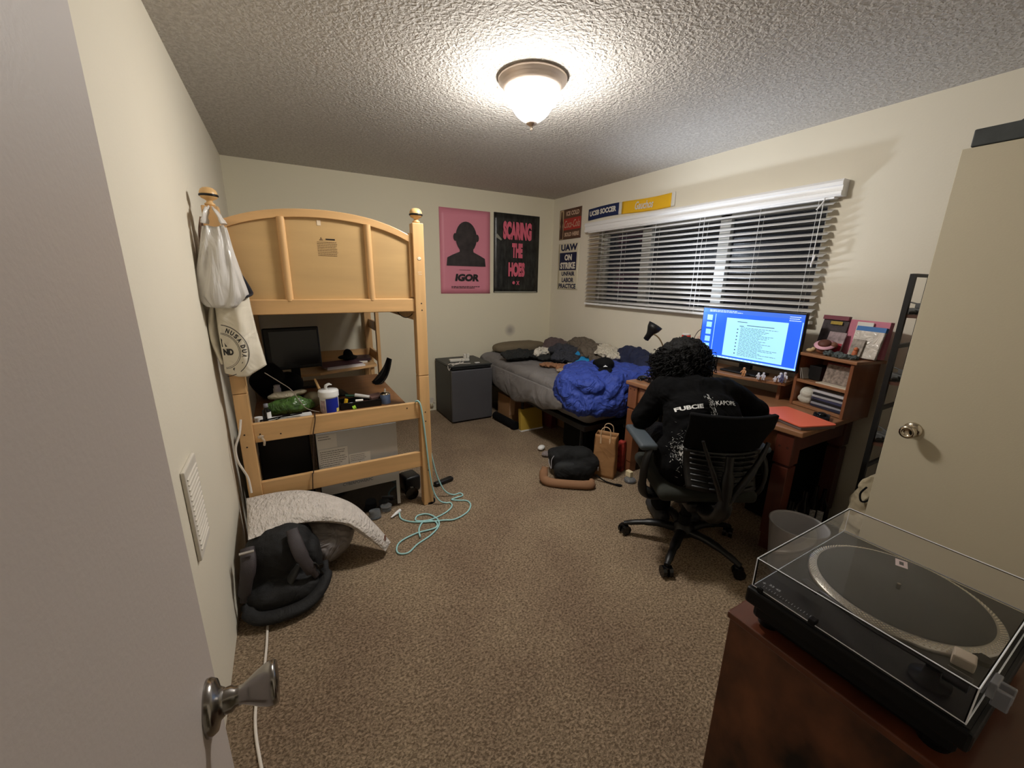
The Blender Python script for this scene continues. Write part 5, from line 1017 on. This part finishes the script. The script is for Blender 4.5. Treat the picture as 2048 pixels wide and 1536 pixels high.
# ------------------------------------------------------------ black etagere
t = thing('etagere', 'narrow black metal shelf stand with brown boards between the desk and the open door', 'shelf stand', (2.83, .585, 0))
ebm = M('etagere_black', (16, 15, 15), .5); ebw = M('etagere_board', (84, 54, 40), .55)
for x in (2.715, 2.945):
    for y in (.815, .355): MB().box((x, y, .775), (.022, .022, 1.55)).build('post', ebm, t)
for y in (.815, .355): MB().box((2.83, y, 1.543), (.21, .020, .016)).build('top_bar', ebm, t)
for z in (1.19, .855, .52):
    for y in (.815, .355): MB().box((2.83, y, z), (.21, .014, .020)).build('cross_bar', ebm, t)
for z in (1.345, 1.00, .66, .30): MB().box((2.83, .585, z), (.235, .47, .016)).build('board', ebw, t)
mm = M('model_grey', (86, 86, 84), .6)
for k, (z, lb) in enumerate(((1.353, 'grey scale model on the highest board of the black shelf stand'), (1.008, 'grey scale model on the second board of the black shelf stand'), (.668, 'grey scale model on the third board of the black shelf stand'))):
    m = MB(T(2.815, .775, z) @ RZ(65)); m.box((0, 0, .018), (.15, .05, .022), bev=.006); m.box((0, 0, .042), (.06, .038, .026), bev=.004); m.cyl((.02, 0, .048), (.085, .0, .06), .0035, n=8); m.cyl((-.01, 0, .05), (-.01, 0, .10), .0025, n=6)
    m.box((-.01, 0, .095), (.045, .004, .003)); m.box((0, 0, .005), (.13, .06, .010)); tag(m.build('scale_model', mm), lb, 'scale model')
    m = MB(T(2.755, .795, z)); m.ball((0, 0, .010), (.022, .014, .010), nz=(60, .4)); m.ball((.03, .0, .012), (.014, .010, .012), nz=(60, .4)); m.box((.01, 0, .002), (.06, .03, .004)); tag(m.build('scale_model', mm), lb.replace('grey scale model', 'tiny grey model pieces'), 'scale model')
# canvas bag behind the right door
t = thing('canvas_bag', 'beige canvas bag with a dark strap loop half hidden behind the open right door', 'bag', (2.52, .58, 0))
m = MB(T(2.52, .640, 0)); m.ball((0, 0, .26), (.085, .145, .26), n=28, m=18, p=.6, nz=(6, .08)); m.box((-.02, .02, .50), (.07, .16, .09), RX(32)); m.box((-.03, .03, .44), (.06, .17, .10), RX(10)); m.build('sack', M('canvas_beige', (176, 162, 134), .85, fold=(7, .7, .04)), t, soft=(.010, 3, .03, .07))
m = MB(); m.tube([(2.43, .70, .52), (2.42, .715, .48), (2.425, .705, .44), (2.43, .68, .46), (2.43, .67, .52)], .0045, 8, 5); m.build('strap', blackm, t)
# dark case lying on the door top
m = MB(); m.box((2.349, .40, 2.033), (.030, .47, .060), bev=.004); m.ball((2.349, .50, 2.066), (.012, .03, .006), nz=(80, .5)); tag(m.build('slim_case', M('dark_grey_case', (58, 62, 62), .6, cn=(12, .3))), 'dark grey slim case balanced on the top edge of the open right door', 'case')

# ------------------------------------------------------------ cabinet and turntable
burl = M('dark_burl_wood', (84, 50, 32), .45, cn=(9, .95, (1, 1, .7)), coat=.05); burlt = M('cabinet_top_wood', (88, 46, 28), .3, cn=(4, .3, (1, 3, 1)), coat=.3)
t = thing('wooden_cabinet', 'dark reddish wooden cabinet carrying the turntable at the lower right', 'cabinet', (1.145, .16, 0))
MB().box((1.145, .153, .354), (.562, .562, .692), bev=.003).build('body', burl, t)
MB().box((1.145, .153, .710), (.572, .572, .018), bev=.003).build('top', burlt, t)
t = thing('turntable', 'black record player with a clear dust cover on the dark wooden cabinet', 'record player', (1.10, .23, .72))
tb = M('turntable_black', (5, 5, 6), .5, spec=.25); tg = M('turntable_deck', (22, 22, 23), .45)
MB().box((1.0925, .230, .790), (.455, .362, .040), bev=.006).build('plinth', tb, t)
MB().box((1.0925, .230, .7525), (.425, .335, .038), bev=.01).build('lower_plinth', tb, t)
for x in (.91, 1.275):
    for y in (.09, .37): MB().cyl((x, y, .719), (x, y, .736), .022, n=20).build('foot', tb, t)
MB().box((1.0925, .230, .8108), (.440, .348, .002)).build('deck_plate', tg, t)
PX_, PY_ = 1.138, .232
plat = M('platter_metal', (176, 172, 164), .28, 1)
m = MB(); m.lathe([(.164, 0), (.164, .006), (.162, .008), (.1485, .0135), (.1465, .0135), (.10, .0125)], (PX_, PY_, .812), 96); pt_ = m.build('platter', plat, t)
m = MB(); m.lathe([(.1465, 0), (.146, .0022), (.001, .0022)], (PX_, PY_, .8247), 80); m.build('slipmat', M('slipmat_felt', (66, 65, 62), .95), pt_)
m = MB()
for row in range(4):
    r = .1515+row*.0028; z = .8245-row*.0012
    for k in range(120):
        a = 2*PI*(k+.5*(row % 2))/120; x, y = PX_+r*math.cos(a), PY_+r*math.sin(a)
        m.box((x, y, z), (.0019, .0028, .0014), RZ(math.degrees(a)))
o = m.build('strobe_dots', M('strobe_bright', (230, 226, 214), .2, 1), pt_); o['kind'] = 'stuff'
m = MB(); m.cyl((PX_, PY_, .826), (PX_, PY_, .840), .0035, n=14); m.build('spindle', steel, pt_)
m = MB(T(1.255, .262, .8270) @ RZ(18)); m.poly([(-.017, -.011), (.017, -.011), (.017, .011), (-.017, .011)], .0003); o_ = m.build('mat_logo', M('logo_pinkwhite', (220, 200, 196), .6), pt_)
m = MB(T(1.255, .262, .8274) @ RZ(18)); m.poly([(-.008, -.004), (.008, -.004), (.008, .004), (-.008, .004)], .0003); m.build('mat_logo_centre', M('slipmat_dark', (70, 68, 66), .9), pt_)
m = MB(); m.lathe([(.028, 0), (.028, .008), (.012, .010), (.010, .030)], (.925, .118, .812), 30); m.build('tonearm_base', tb, t)
m = MB(); m.tube([(.925, .10, .846), (.922, .16, .848), (.925, .22, .846), (.945, .28, .842), (.955, .305, .838)], .0045, 10, 5); m.box((.960, .325, .834), (.017, .040, .008), RZ(-18), bev=.002); m.cyl((.925, .105, .846), (.925, .075, .846), .013, n=18); m.build('tonearm', M('tonearm_dark', (52, 52, 54), .3, .8), t)
m = MB(); m.box((.882, .335, .8125), (.012, .115, .002)); m.build('pitch_slot', blackg, t)
m = MB(); m.box((.882, .282, .817), (.020, .013, .010), bev=.002); m.build('pitch_slider', tb, t)
m = MB(frame((.893, .392, .8122), (0, -1, 0), (1, 0, 0), (0, 0, 1)))
for k in range(19): m.box((.003+k*.0060, .003 if k % 2 else .004, .0002), (.0008, .004 if k % 2 else .007, .0003))
m.build('pitch_scale', M('scale_white', (190, 190, 190), .5), t)
m = MB(frame((.905, .398, .8122), (0, -1, 0), (1, 0, 0), (0, 0, 1))); put_text(m, '+', .0, .007, .0, .007, I3); put_text(m, '33', .012, .022, .006, .013, I3); put_text(m, '45', .026, .036, .006, .013, I3); m.build('deck_print', MC['scale_white'], t)
m = MB(); m.box((1.020, .100, .824), (.030, .030, .022), RZ(10), bev=.003); m.build('strobe_tower', M('strobe_tower', (190, 176, 156), .35), t)
m = MB(); m.cyl((1.06, .085, .812), (1.06, .085, .822), .013, n=18); m.build('power_knob', tb, t)
cov = M('clear_acrylic', (250, 250, 252), .015, trans=1, ior=1.22, spec=.5)
X0, X1, Y0, Y1, Z0, Z1, q = .876, 1.318, .062, .404, .8125, .885, .003
t2 = MB()
t2.box(((X0+X1)/2, (Y0+Y1)/2, Z1-q/2), (X1-X0, Y1-Y0, q)); t2.box((X0+q/2, (Y0+Y1)/2, (Z0+Z1-q)/2), (q, Y1-Y0, Z1-q-Z0)); t2.box((X1-q/2, (Y0+Y1)/2, (Z0+Z1-q)/2), (q, Y1-Y0, Z1-q-Z0))
t2.box(((X0+X1)/2, Y0+q/2, (Z0+Z1-q)/2), (X1-X0-2*q, q, Z1-q-Z0)); t2.box(((X0+X1)/2, Y1-q/2, (Z0+Z1-q)/2), (X1-X0-2*q, q, Z1-q-Z0))
dc = t2.build('dust_cover', cov, t)
m = MB(); r = .0011
cs = [(X0, Y0), (X1, Y0), (X1, Y1), (X0, Y1)]
for i in range(4):
    a, b_ = cs[i], cs[(i+1) % 4]
    for z in (Z0+.001, Z1): m.cyl((a[0], a[1], z), (b_[0], b_[1], z), r, n=6)
    m.cyl((a[0], a[1], Z0), (a[0], a[1], Z1), r, n=6)
m.build('edge_highlights', M('acrylic_edge_highlight', (236, 240, 248), .35), dc)  # near-white strips paint the gleam along the acrylic edges
for x in (.965, 1.23):
    m = MB(); m.box((x, .056, .845), (.036, .010, .030), bev=.002); m.box((x-.012, .044, .835), (.008, .020, .034), bev=.002); m.box((x+.012, .044, .835), (.008, .020, .034), bev=.002); m.build('hinge', M('hinge_clear', (180, 182, 190), .2, trans=.6), dc)
m = MB(); m.box((.872, .385, .816), (.006, .012, .010), bev=.001); m.build('cover_stop', tb, t)
m = MB(); m.box((2.905, 1.085, .30), (.10, .06, .58), bev=.01); tag(m.build('darkening_panel', blackm), 'tall black box added to darken the wall behind the bottles under the desk', 'box')  # black panel added to keep the space under the desk dark
